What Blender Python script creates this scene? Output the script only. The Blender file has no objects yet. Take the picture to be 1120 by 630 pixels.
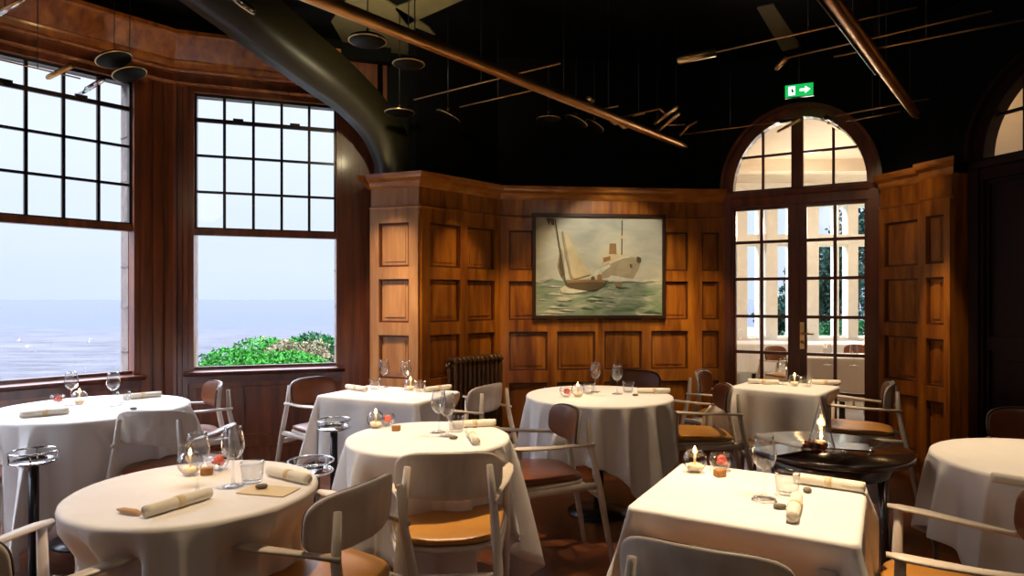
import bpy, bmesh, math, random
from mathutils import Vector, Matrix
random.seed(7)
PI = math.pi
C = bpy.context.scene.collection
SC = bpy.context.scene
F, H, HY = 713.0, 1.37, 327.0        # focal length in pixels, eye height, horizon row

def atZ(px, py, z):                   # a point of the photograph lying at height z
    Y = F*(H-z)/(py-HY)
    return Vector(((px-560)/F*Y, Y, z))
def atY(px, py, Y):
    return Vector(((px-560)/F*Y, Y, H-(py-HY)/F*Y))

# ------------------------------------------------------------------ materials
MATS = {}
def newmat(name):
    m = bpy.data.materials.new(name); m.use_nodes = True
    nt = m.node_tree; nt.nodes.clear()
    out = nt.nodes.new('ShaderNodeOutputMaterial')
    MATS[name] = m
    return m, nt, out
def ramp(nt, stops):
    r = nt.nodes.new('ShaderNodeValToRGB')
    e = r.color_ramp.elements
    while len(e) < len(stops): e.new(0.5)
    for k, (p, c) in enumerate(stops):
        e[k].position = p; e[k].color = (*c, 1)
    return r
def pbr(name, c1, c2=None, rough=.5, metal=0, scale=(8,8,8), nscale=1.0, bump=0, coat=0, detail=4, spec=.5, sheen=0, rvar=0):
    m, nt, out = newmat(name)
    b = nt.nodes.new('ShaderNodeBsdfPrincipled')
    b.inputs['Roughness'].default_value = rough
    b.inputs['Metallic'].default_value = metal
    b.inputs['Specular IOR Level'].default_value = spec
    b.inputs['Coat Weight'].default_value = coat
    b.inputs['Coat Roughness'].default_value = .15
    if sheen: b.inputs['Sheen Weight'].default_value = sheen
    tc = nt.nodes.new('ShaderNodeTexCoord'); mp = nt.nodes.new('ShaderNodeMapping')
    mp.inputs['Scale'].default_value = scale
    nt.links.new(tc.outputs['Object'], mp.inputs['Vector'])
    n = nt.nodes.new('ShaderNodeTexNoise'); n.inputs['Scale'].default_value = nscale
    n.inputs['Detail'].default_value = detail; n.inputs['Distortion'].default_value = .6
    nt.links.new(mp.outputs[0], n.inputs['Vector'])
    if c2 is None: c2 = tuple(x*.9 for x in c1)
    r = ramp(nt, [(.3, c1), (.7, c2)])
    nt.links.new(n.outputs['Fac'], r.inputs['Fac'])
    nt.links.new(r.outputs[0], b.inputs['Base Color'])
    if bump:
        bp = nt.nodes.new('ShaderNodeBump'); bp.inputs['Strength'].default_value = bump
        bp.inputs['Distance'].default_value = .01
        nt.links.new(n.outputs['Fac'], bp.inputs['Height']); nt.links.new(bp.outputs[0], b.inputs['Normal'])
    nt.links.new(b.outputs[0], out.inputs[0])
    return m
def emit(name, col, s):
    m, nt, out = newmat(name)
    e = nt.nodes.new('ShaderNodeEmission'); e.inputs[0].default_value = (*col, 1); e.inputs[1].default_value = s
    nt.links.new(e.outputs[0], out.inputs[0]); return m
def glass(name, tint=(1,1,1), ior=1.45, mul=1.0, rough=.02):
    m, nt, out = newmat(name)
    t = nt.nodes.new('ShaderNodeBsdfTransparent'); t.inputs[0].default_value = (*tint, 1)
    g = nt.nodes.new('ShaderNodeBsdfGlossy'); g.inputs['Roughness'].default_value = rough
    fr = nt.nodes.new('ShaderNodeLayerWeight'); fr.inputs[0].default_value = .5
    pw = nt.nodes.new('ShaderNodeMath'); pw.operation = 'POWER'; pw.inputs[1].default_value = 3.5
    nt.links.new(fr.outputs['Facing'], pw.inputs[0])
    mu = nt.nodes.new('ShaderNodeMath'); mu.operation = 'MULTIPLY_ADD'; mu.inputs[1].default_value = .55*mul; mu.inputs[2].default_value = .035*mul
    mu.use_clamp = True
    mx = nt.nodes.new('ShaderNodeMixShader')
    nt.links.new(pw.outputs[0], mu.inputs[0]); nt.links.new(mu.outputs[0], mx.inputs[0])
    nt.links.new(t.outputs[0], mx.inputs[1]); nt.links.new(g.outputs[0], mx.inputs[2])
    nt.links.new(mx.outputs[0], out.inputs[0]); return m

WOOD   = pbr('panel_wood', (.44,.150,.012), (.15,.034,.004), rough=.32, scale=(9,9,1.1), nscale=1.6, bump=.12, coat=.25, detail=6)
WOODP  = pbr('pale_panel_wood', (.50,.26,.11), (.34,.15,.055), rough=.42, scale=(12,12,1.4), nscale=1.5, bump=.1, coat=.15, detail=6)  # paler version of the panel wood, used on one pillar face
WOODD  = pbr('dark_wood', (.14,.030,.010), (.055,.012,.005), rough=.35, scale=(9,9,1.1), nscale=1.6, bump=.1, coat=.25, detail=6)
DOORW  = pbr('door_wood', (.20,.045,.012), (.09,.020,.007), rough=.35, scale=(9,9,1.1), nscale=1.6, bump=.1, coat=.25)
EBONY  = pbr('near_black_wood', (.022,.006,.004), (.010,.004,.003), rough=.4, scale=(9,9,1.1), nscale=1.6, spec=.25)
WOODW  = pbr('window_wood', (.24,.062,.016), (.085,.020,.006), rough=.36, scale=(11,11,.9), nscale=1.4, bump=.12, coat=.3, detail=6)
BLACK  = pbr('black_paint', (.003,.003,.0035), (.002,.002,.002), rough=.6, spec=.12)
OLIVE  = pbr('olive_lit_ceiling', (.20,.17,.085), (.16,.135,.065), rough=.45)
SASH   = pbr('dark_sash_paint', (.012,.010,.010), (.02,.012,.009), rough=.3)
STONE  = pbr('stone', (.20,.155,.13), (.12,.095,.085), rough=.9, scale=(6,6,6), nscale=1.5, bump=.5)
LINEN  = pbr('white_linen', (.82,.785,.755), (.79,.75,.715), rough=.85, scale=(5,5,2.2), nscale=1.6, sheen=.2, bump=.55)
LINEN2 = pbr('cream_napkin_linen', (.80,.75,.65), (.74,.69,.58), rough=.9, scale=(40,40,40), bump=.2)
CHAIRW = pbr('bleached_ash', (.64,.56,.48), (.56,.48,.40), rough=.38, scale=(14,14,3), nscale=2, bump=.05)
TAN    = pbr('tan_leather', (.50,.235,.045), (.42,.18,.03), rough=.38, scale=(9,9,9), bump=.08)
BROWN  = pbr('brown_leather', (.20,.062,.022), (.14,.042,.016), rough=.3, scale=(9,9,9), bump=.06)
DKEDGE = pbr('dark_piping', (.02,.014,.014), rough=.4)
CHROME = pbr('chrome', (.75,.75,.76), (.7,.7,.72), rough=.12, metal=1)
BLKMET = pbr('black_metal', (.012,.012,.013), rough=.3)
BRASS  = pbr('aged_brass', (.75,.42,.16), (.50,.25,.08), rough=.36, metal=1, scale=(5,5,5))
BRASSL = pbr('bright_brass', (.85,.62,.32), (.7,.48,.22), rough=.3, metal=1)
IRON   = pbr('bronze_iron', (.17,.09,.04), (.10,.05,.025), rough=.35, metal=.4)
TABLEW = pbr('dark_table_wood', (.045,.017,.010), (.022,.009,.006), rough=.25, scale=(3,12,12), coat=1.0, spec=1.0)
GLASS  = glass('clear_glass', (.975,.98,.985), 1.5, 2.3)
PANE   = glass('window_glass', (.96,.98,.99), 1.3, .45)
WAX    = pbr('candle_wax', (.85,.72,.5), rough=.5)
FLAME  = emit('candle_flame', (1,.62,.22), 45)
BULB   = emit('lamp_glow', (1,.62,.28), 3.0)
CREAM  = pbr('cream_paint', (.78,.66,.50), (.74,.62,.47), rough=.6)
WHITEP = pbr('white_paint', (.85,.80,.70), rough=.5)
BLOCK  = pbr('butter_wood', (.42,.20,.06), (.30,.13,.035), rough=.6, scale=(30,60,60))
PINK   = pbr('pink_petals', (.72,.16,.12), (.6,.1,.08), rough=.7, scale=(30,30,30))
RUST   = pbr('dried_petals', (.55,.14,.05), (.22,.05,.03), rough=.8, scale=(40,40,40))
CARD   = pbr('parchment_card', (.72,.58,.36), (.66,.5,.3), rough=.8)
CARDR  = pbr('card_edge', (.60,.22,.10), rough=.8)
BREAD  = pbr('toasted_wood', (.62,.36,.18), (.5,.27,.12), rough=.8)
PEB    = pbr('grey_pebble', (.20,.17,.12), (.12,.10,.07), rough=.7, scale=(50,50,50))
PASTEL = pbr('lamp_disc_black', (.004,.004,.004), rough=.5, spec=.1)
SAND   = pbr('cliff_ground', (.09,.07,.04), (.04,.045,.02), rough=.95, scale=(2,2,2), nscale=2, bump=.6)
BARK   = pbr('bark', (.10,.07,.05), rough=.9)
LEAF   = [pbr('leaf_green', (.016,.115,.008), (.004,.04,.003), rough=.8, scale=(4,4,4), spec=.1),
          pbr('leaf_teal', (.006,.050,.010), (.003,.022,.005), rough=.8, scale=(4,4,4), spec=.1),
          pbr('leaf_straw', (.085,.062,.024), (.05,.038,.014), rough=.8, scale=(4,4,4)),
          pbr('leaf_bluegreen', (.011,.030,.022), (.006,.018,.013), rough=.8, scale=(2,2,2), spec=.1)]

def parquet():
    m, nt, out = newmat('parquet')
    N = nt.nodes.new; L = nt.links.new
    b = N('ShaderNodeBsdfPrincipled'); b.inputs['Roughness'].default_value = .28
    b.inputs['Coat Weight'].default_value = .3; b.inputs['Coat Roughness'].default_value = .2
    tc = N('ShaderNodeTexCoord'); mp = N('ShaderNodeMapping'); mp.inputs['Rotation'].default_value = (0,0,.7)
    L(tc.outputs['Object'], mp.inputs[0])
    ch = N('ShaderNodeTexChecker'); ch.inputs['Scale'].default_value = 1/.28
    ch.inputs[1].default_value = (0,0,0,1); ch.inputs[2].default_value = (1,1,1,1)
    L(mp.outputs[0], ch.inputs[0])
    br = []
    for rz in (0, PI/2):
        m2 = N('ShaderNodeMapping'); m2.inputs['Rotation'].default_value = (0,0,rz); L(mp.outputs[0], m2.inputs[0])
        t = N('ShaderNodeTexBrick'); t.inputs['Scale'].default_value = 1
        t.inputs['Brick Width'].default_value = .28; t.inputs['Row Height'].default_value = .07
        t.inputs['Mortar Size'].default_value = .0015; t.offset = 0
        t.inputs['Color1'].default_value = (.21,.065,.022,1); t.inputs['Color2'].default_value = (.10,.028,.011,1)
        t.inputs['Mortar'].default_value = (.01,.004,.003,1)
        L(m2.outputs[0], t.inputs['Vector']); br.append(t)
    mx = N('ShaderNodeMix'); mx.data_type = 'RGBA'
    L(ch.outputs['Fac'], mx.inputs[0]); L(br[0].outputs[0], mx.inputs[6]); L(br[1].outputs[0], mx.inputs[7])
    no = N('ShaderNodeTexNoise'); no.inputs['Scale'].default_value = 3; L(mp.outputs[0], no.inputs[0])
    m3 = N('ShaderNodeMix'); m3.data_type = 'RGBA'; m3.blend_type = 'MULTIPLY'; m3.inputs[0].default_value = .5
    L(mx.outputs[2], m3.inputs[6]); L(no.outputs['Fac'], m3.inputs[7])
    L(m3.outputs[2], b.inputs['Base Color']); L(b.outputs[0], out.inputs[0]); return m
PARQ = parquet()

def sea_mat():
    m, nt, out = newmat('sea_water')
    N = nt.nodes.new; L = nt.links.new
    b = N('ShaderNodeBsdfPrincipled'); b.inputs['Roughness'].default_value = .8; b.inputs['Specular IOR Level'].default_value = .1
    tc = N('ShaderNodeTexCoord'); mp = N('ShaderNodeMapping'); mp.inputs['Scale'].default_value = (.09,.25,1)
    mp.inputs['Rotation'].default_value = (0,0,-.3)
    L(tc.outputs['Object'], mp.inputs[0])
    n = N('ShaderNodeTexNoise'); n.inputs['Scale'].default_value = 1.2; n.inputs['Detail'].default_value = 12; n.inputs['Roughness'].default_value = .75
    L(mp.outputs[0], n.inputs[0])
    near = ramp(nt, [(.38,(.008,.0085,.012)), (.62,(.027,.028,.035))]); L(n.outputs['Fac'], near.inputs[0])
    far = ramp(nt, [(.36,(.0115,.0155,.024)), (.68,(.015,.0195,.028))]); L(n.outputs['Fac'], far.inputs[0])
    # shallows give way to open water some 170 m out
    sx = N('ShaderNodeSeparateXYZ'); L(tc.outputs['Object'], sx.inputs[0])
    n2 = N('ShaderNodeTexNoise'); n2.inputs['Scale'].default_value = .01; L(tc.outputs['Object'], n2.inputs[0])
    ad = N('ShaderNodeMath'); ad.operation = 'MULTIPLY_ADD'; ad.inputs[1].default_value = 90; L(n2.outputs['Fac'], ad.inputs[0]); L(sx.outputs['Y'], ad.inputs[2])
    mr = N('ShaderNodeMapRange'); mr.inputs[1].default_value = 180; mr.inputs[2].default_value = 300; L(ad.outputs[0], mr.inputs[0])
    mx = N('ShaderNodeMix'); mx.data_type = 'RGBA'
    L(mr.outputs[0], mx.inputs[0]); L(near.outputs[0], mx.inputs[6]); L(far.outputs[0], mx.inputs[7])
    L(mx.outputs[2], b.inputs['Base Color']); L(b.outputs[0], out.inputs[0]); return m
SEA = sea_mat()

def canvas_mat(name, stops, scale, axis_scale, noise_w):
    m, nt, out = newmat(name)
    N = nt.nodes.new; L = nt.links.new
    b = N('ShaderNodeBsdfPrincipled'); b.inputs['Roughness'].default_value = .4
    tc = N('ShaderNodeTexCoord'); mp = N('ShaderNodeMapping'); mp.inputs['Scale'].default_value = axis_scale
    L(tc.outputs['Object'], mp.inputs[0])
    n = N('ShaderNodeTexNoise'); n.inputs['Scale'].default_value = scale; n.inputs['Detail'].default_value = 8
    n.inputs['Distortion'].default_value = 1.0; L(mp.outputs[0], n.inputs[0])
    r = ramp(nt, stops); L(n.outputs['Fac'], r.inputs[0]); L(r.outputs[0], b.inputs['Base Color'])
    L(b.outputs[0], out.inputs[0]); return m
P_SKY = canvas_mat('painted_sky', [(.3,(.36,.37,.30)), (.55,(.50,.48,.36)), (.75,(.36,.41,.38))], 2.2, (1,1,2.4), 0)
P_SEA = canvas_mat('painted_sea', [(.30,(.07,.14,.06)), (.45,(.20,.25,.17)), (.58,(.28,.31,.22)), (.72,(.52,.50,.38))], 4.5, (1,1,3.5), 0)
P_SAIL = pbr('painted_sail', (.56,.47,.28), (.46,.38,.22), rough=.4)
P_HULL = pbr('painted_hull', (.36,.31,.20), (.26,.21,.13), rough=.4)
P_DARK = pbr('painted_dark', (.10,.07,.035), rough=.4)
P_FOAM = pbr('painted_foam', (.60,.56,.42), (.42,.42,.32), rough=.4, scale=(20,20,20))
P_DKSEA = pbr('painted_dark_sea', (.05,.11,.05), (.10,.16,.10), rough=.4)
P_FUN = pbr('painted_funnel', (.26,.15,.06), rough=.4)

# ------------------------------------------------------------------ mesh helpers
class MB:
    def __init__(s): s.v = []; s.f = []; s.sm = []
    def add(s, vs, fs, smooth=False):
        o = len(s.v); s.v += [tuple(v) for v in vs]
        for f in fs: s.f.append(tuple(o+i for i in f)); s.sm.append(smooth)
    def box(s, x0, x1, y0, y1, z0, z1, M=None):
        vs = [Vector((x,y,z)) for z in (z0,z1) for y in (y0,y1) for x in (x0,x1)]
        if M: vs = [M @ v for v in vs]
        s.add(vs, [(0,2,3,1),(4,5,7,6),(0,1,5,4),(2,6,7,3),(0,4,6,2),(1,3,7,5)])
    def prism(s, poly, z0, z1, M=None):
        n = len(poly); vs = [Vector((x,y,z0)) for x,y in poly]+[Vector((x,y,z1)) for x,y in poly]
        if M: vs = [M @ v for v in vs]
        fs = [tuple(range(n))[::-1], tuple(range(n,2*n))] + [(i,(i+1)%n,n+(i+1)%n,n+i) for i in range(n)]
        s.add(vs, fs)
    def lathe(s, prof, seg=24, c=(0,0,0), M=None):
        vs = []; fs = []; n = len(prof)
        for k in range(seg):
            a = 2*PI*k/seg
            for r, z in prof:
                v = Vector((c[0]+r*math.cos(a), c[1]+r*math.sin(a), c[2]+z)); vs.append(M @ v if M else v)
        for k in range(seg):
            k2 = (k+1) % seg
            for j in range(n-1): fs.append((k*n+j, k2*n+j, k2*n+j+1, k*n+j+1))
        s.add(vs, fs, True)
    def tube(s, pts, rad, seg=8, flat=1.0, closed=False):
        pts = [Vector(p) for p in pts]; n = len(pts)
        rads = rad if isinstance(rad, (list, tuple)) else [rad]*n
        vs = []; fs = []; up = None
        for i, p in enumerate(pts):
            if closed: t = pts[(i+1)%n]-pts[i-1]
            else: t = pts[min(i+1,n-1)]-pts[max(i-1,0)]
            t.normalize()
            if up is None:
                up = Vector((0,0,1)) if abs(t.z) < .9 else Vector((0,1,0))
            a = t.cross(up).normalized(); b = a.cross(t).normalized(); up = b
            r = rads[i]
            ra, rb = (r if isinstance(r, (list, tuple)) else (r, r*flat))
            for k in range(seg):
                th = 2*PI*k/seg
                vs.append(p + a*ra*math.cos(th) + b*rb*math.sin(th))
        m = n if closed else n-1
        for i in range(m):
            j = (i+1) % n
            for k in range(seg):
                k2 = (k+1) % seg
                fs.append((i*seg+k, i*seg+k2, j*seg+k2, j*seg+k))
        if not closed: fs += [tuple(range(seg))[::-1], tuple((n-1)*seg+k for k in range(seg))]
        s.add(vs, fs, True)
    def ring(s, c, R, r, seg=32, s2=6, M=None):
        pts = [Vector((c[0]+R*math.cos(2*PI*k/seg), c[1]+R*math.sin(2*PI*k/seg), c[2])) for k in range(seg)]
        if M: pts = [M @ p for p in pts]
        s.tube(pts, r, s2, closed=True)
    def plate(s, hw, hh, th, n, fn, puff=0, seg=40, round_=.06):
        prof = [(0.001, th/2+puff), (.35, th/2+puff*.95), (.65, th/2+puff*.7), (.85, th/2+puff*.3), (1-round_, th/2), (1, th*.25),
                (1, -th*.25), (1-round_, -th/2), (.65, -th/2), (.001, -th/2)]
        vs = []; fs = []; m = len(prof)
        for k in range(seg):
            a = 2*PI*(k+.5)/seg; ca, sa = math.cos(a), math.sin(a)
            cx = math.copysign(abs(ca)**(2/n), ca); sy = math.copysign(abs(sa)**(2/n), sa)
            for r, z in prof: vs.append(Vector(fn(r*hw*cx, r*hh*sy, z)))
        for k in range(seg):
            k2 = (k+1) % seg
            for j in range(m-1): fs.append((k*m+j, k*m+j+1, k2*m+j+1, k2*m+j))
        s.add(vs, fs, True)
    def build(s, name, mat, parent=None, bevel=0):
        me = bpy.data.meshes.new(name); me.from_pydata(s.v, [], s.f)
        me.polygons.foreach_set('use_smooth', s.sm)
        bm = bmesh.new(); bm.from_mesh(me); bmesh.ops.recalc_face_normals(bm, faces=bm.faces); bm.to_mesh(me); bm.free()
        me.materials.append(mat); me.update()
        o = bpy.data.objects.new(name, me); C.objects.link(o)
        if parent: o.parent = parent
        if bevel:
            b = o.modifiers.new('Bevel', 'BEVEL'); b.width = bevel; b.segments = 2; b.limit_method = 'ANGLE'
        return o

def tag(o, label=None, cat=None, group=None, kind=None):
    if label: o['label'] = label
    if cat: o['category'] = cat
    if group: o['group'] = group
    if kind: o['kind'] = kind
    return o
def thing(name, label, cat, loc=(0,0,0), rz=0, group=None):
    o = bpy.data.objects.new(name, None); C.objects.link(o)
    o.empty_display_size = .1
    o.location = loc; o.rotation_euler = (0,0,rz)
    return tag(o, label, cat, group)
def struct(name, mb, mat, bevel=0):
    o = mb.build(name, mat, None, bevel); o['kind'] = 'structure'; return o
KIDS = {}
def copy_tree(o, parent=None):
    c = o.copy(); C.objects.link(c); c.parent = parent
    for ch in [x for x in o.children]: copy_tree(ch, c)
    return c
def place(proto, used, loc, rz, label, group=None):
    """first use moves the prototype itself, later ones copy it"""
    o = copy_tree(proto) if used else proto
    o.location = loc; o.rotation_euler = (0,0,rz); o['label'] = label
    if group: o['group'] = group
    return o

# wall frame: u runs along p0->p1, d sticks out into the room
class WF:
    def __init__(s, p0, p1, inside=(0,2.5)):
        s.p0 = Vector((*p0,0)); d = Vector((*p1,0))-s.p0; s.L = d.length; s.u = d.normalized()
        n = Vector((-s.u.y, s.u.x, 0)); 
        if (Vector((*inside,0))-s.p0).dot(n) < 0: n = -n
        s.n = n
        s.M = Matrix(((s.u.x, n.x, 0, s.p0.x), (s.u.y, n.y, 0, s.p0.y), (0,0,1,0), (0,0,0,1)))
    def box(s, mb, u0, u1, z0, z1, d0, d1): mb.box(u0, u1, d0, d1, z0, z1, s.M)
    def pt(s, u, d, z): return s.M @ Vector((u, d, z))
    def strip(s, mb, prof, e0=0, e1=0, u0=0, u1=None):
        """horizontal moulding with profile [(d,z)...]; ends slide by e*d to meet at corners"""
        if u1 is None: u1 = s.L
        n = len(prof)
        vs = [s.pt(u0-e0*d, d, z) for d, z in prof]+[s.pt(u1+e1*d, d, z) for d, z in prof]
        fs = [(i, (i+1)%n, n+(i+1)%n, n+i) for i in range(n)]+[tuple(range(n)), tuple(range(n,2*n))[::-1]]
        mb.add(vs, fs)

MOULD = None
def panels(mb, wf, u0, u1, z0, z1, cols, rows, stile=.07, d=.03, base=.0):
    """board with raised stiles and rails, thin moulding round every panel"""
    wf.box(mb, u0, u1, z0, z1, base-.03, base)
    for zz0, zz1 in rows['rails']: wf.box(mb, u0, u1, zz0, zz1, base, base+d)
    for a, b in cols['stiles']:
        for zz0, zz1 in rows['panels']: wf.box(mb, a, b, zz0, zz1, base, base+d-.0006)
    for a, b in cols['panels']:
        for zz0, zz1 in rows['panels']:
            m = .016
            q = MOULD
            wf.box(q, a, a+m, zz0, zz1, base, base+d*.45); wf.box(q, b-m, b, zz0, zz1, base, base+d*.45)
            wf.box(q, a+m, b-m, zz0, zz0+m, base, base+d*.45); wf.box(q, a+m, b-m, zz1-m, zz1, base, base+d*.45)
            if b-a > .12 and zz1-zz0 > .2:                          # raised field of the panel
                wf.box(mb, a+.045, b-.045, zz0+.045, zz1-.045, base, base+.006)
ROWP = [(.14,.60), (.71,1.07), (1.175,1.535), (1.635,2.0)]
ROWS = dict(panels=ROWP, rails=[(0,.14), (.60,.71), (1.07,1.175), (1.535,1.635), (2.0,2.12)])
def cols(u0, u1, n, st=.07):
    w = (u1-u0-(n+1)*st)/n; P = []; S = []
    for k in range(n+1):
        S.append((u0+k*(w+st), u0+k*(w+st)+st))
        if k < n: P.append((u0+k*(w+st)+st, u0+(k+1)*(w+st)))
    return dict(panels=P, stiles=S)
ZC = 2.40
def panelled(name, p0, p1, n, mat, e0=0, e1=0, st=.07, plain=False):
    wf = WF(p0, p1); mb = MB()
    panels(mb, wf, 0, wf.L, 0, 2.12, cols(0, wf.L, n, st), ROWS)
    wf.box(mb, 0, wf.L, 2.12, 2.30, -.03, .015)                    # frieze
    wf.strip(mb, [(0,2.105),(.03,2.115),(.04,2.13),(.015,2.14),(0,2.14)], e0, e1)
    wf.strip(mb, [(0,0),(.03,0),(.03,.12),(.02,.135),(0,.14)], e0, e1)
    o = struct(name, mb, mat)
    cap = MB()
    wf.strip(cap, [(-.03,2.285),(.02,2.285),(.035,2.305),(.045,2.335),(.085,2.355),(.095,2.375),(.10,ZC),(-.03,ZC)], e0, e1)
    return wf, o, cap

# ------------------------------------------------------------------ room shell
PL = (-1.18,5.49); PC = (-.755,5.33); PB = (-.12,6.0); PD = (1.75,6.20); PE = (2.01,6.20)
DR = (3.13,5.56); PR = (3.24,5.10)
mb = MB(); mb.prism([(-4.4,-1.6),(4.0,-1.6),(4.0,5.2),(3.3,5.8),(2.0,6.5),(-.2,6.3),(-1.1,6.1),(-3,5.5),(-4.1,4.2),(-4.4,2.5)], -.05, 0)
struct('floor', mb, PARQ)
mb = MB(); mb.prism([(-4.6,-1.7),(4.1,-1.7),(4.1,5.3),(3.4,6.0),(2.1,6.6),(-.2,6.5),(-1.1,6.4),(-3,5.8),(-4.3,4.3),(-4.5,2.5)], 3.6, 3.7)
struct('ceiling', mb, BLACK)
# olive ceiling patches stand in for pools of light
def tang(a, b): return math.tan(a)  # helper kept tiny

capm = MB(); MOULD = MB()
def addcap(c): capm.add(c.v, c.f)
def mitre(a, b, c):
    """tangent of half the turn at b, positive where the wall turns away from the room (convex corner)"""
    d1 = (Vector(b)-Vector(a)).normalized(); d2 = (Vector(c)-Vector(b)).normalized()
    ang = math.atan2(d1.x*d2.y-d1.y*d2.x, d1.dot(d2))
    return math.tan(ang/2)
m1 = mitre(PL,PC,PB); m2 = mitre(PC,PB,PD); m3 = mitre(PB,PD,PE)
w_pl, o, c = panelled('wall_pillar_left', PL, PC, 1, WOODP, .0, m1, .085); addcap(c)
w_pr, o, c = panelled('wall_pillar_right', PC, PB, 2, WOOD, m1, m2, .085); addcap(c)
w_bk, o, c = panelled('wall_back', PB, PD, 4, WOOD, m2, m3, .09); addcap(c)
w_bd, o, c = panelled('wall_door_left', PD, PE, 1, WOOD, m3, 0, .05); addcap(c)
w_rt, o, c = panelled('wall_right', (3.12,5.50), PR, 1, WOOD, 0, 0, .05); addcap(c)
# pilaster to the right of the door
w_pi, o, c = panelled('wall_pilaster', (3.17,5.03), (3.24,4.79), 1, WOOD, 0.0, .9, .05); addcap(c)
wf = WF((3.15,5.10), (3.17,5.03)); mb = MB(); mb.prism([(3.172,5.03),(3.242,4.79),(3.42,4.83),(3.34,5.14),(3.22,5.12)], 0, 2.30); struct('wall_pilaster_side', mb, WOOD)
# side of the pillar towards the window, back block
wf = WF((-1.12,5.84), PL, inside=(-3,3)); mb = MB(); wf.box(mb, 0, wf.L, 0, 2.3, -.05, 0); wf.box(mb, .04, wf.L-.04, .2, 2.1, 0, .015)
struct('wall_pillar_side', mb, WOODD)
wf.strip(capm, [(-.03,2.285),(.02,2.285),(.035,2.305),(.045,2.335),(.085,2.355),(.095,2.375),(.10,ZC),(-.03,ZC)], 0, mitre((-1.12,5.84),PL,PC))
mb = MB(); mb.prism([PL, PC, PB, (-.25,6.35), (-1.12,5.84)], 2.39, 2.398); capm.add(mb.v, mb.f)
o_ = struct('trim_4', MOULD, pbr('shaded_moulding_wood', (.12,.030,.005), (.06,.014,.003), rough=.4, scale=(9,9,1.5)))  # shade along the panel edges put into a darker moulding colour
struct('trim_1', capm, pbr('lit_cap_wood', (.50,.19,.025), (.28,.08,.010), rough=.25, scale=(3,3,9), nscale=1.5, coat=.4))  # highlight along the cap put into a lighter wood colour
# black upper walls, set back a little from the cap
def upper(name, p0, p1, z0=2.3, d=-.02):
    wf = WF(p0, p1); mb = MB(); wf.box(mb, -.02, wf.L+.02, z0, 3.6, d-.1, d); return struct(name, mb, BLACK)
upper('wall_upper_pillar', PC, PB, 2.39)
upper('wall_upper_back', PB, PD); upper('wall_upper_door_left', PD, (2.0,6.2))
upper('wall_upper_right', (3.12,5.50), (3.30,4.95), 2.3, -.03)

# --------------------------------------------------------- arched doors
def arch_wall(name, wf, ua, ub, zs, ah, z1, mat, u0, u1, d0, d1, N=24):
    """wall with an arched opening: ua..ub wide, springing zs, arch height ah"""
    mb = MB()
    if ua > u0: wf.box(mb, u0, ua, 0, z1, d0, d1)
    if u1 > ub: wf.box(mb, ub, u1, 0, z1, d0, d1)
    c = (ua+ub)/2; R = (ub-ua)/2
    P = [(c-R*math.cos(PI*k/N), zs+ah*math.sin(PI*k/N)) for k in range(N+1)]
    for k in range(N):
        (a, za), (b, zb) = P[k], P[k+1]
        vs = [wf.pt(a,d0,za), wf.pt(b,d0,zb), wf.pt(b,d0,z1), wf.pt(a,d0,z1), wf.pt(a,d1,za), wf.pt(b,d1,zb), wf.pt(b,d1,z1), wf.pt(a,d1,z1)]
        mb.add(vs, [(0,1,2,3),(7,6,5,4),(0,4,5,1),(3,2,6,7)])
    return struct(name, mb, mat)
def arch_band(mb, wf, c, zs, R0, h0, R1, h1, d0, d1, N=28):
    P = [(math.cos(PI*k/N), math.sin(PI*k/N)) for k in range(N+1)]
    for k in range(N):
        vs = []
        for d in (d0, d1):
            for (co, si) in (P[k], P[k+1]):
                vs += [wf.pt(c-R0*co, d, zs+h0*si), wf.pt(c-R1*co, d, zs+h1*si)]
        mb.add(vs, [(0,1,3,2),(4,6,7,5),(0,2,6,4),(1,5,7,3)])
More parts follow.
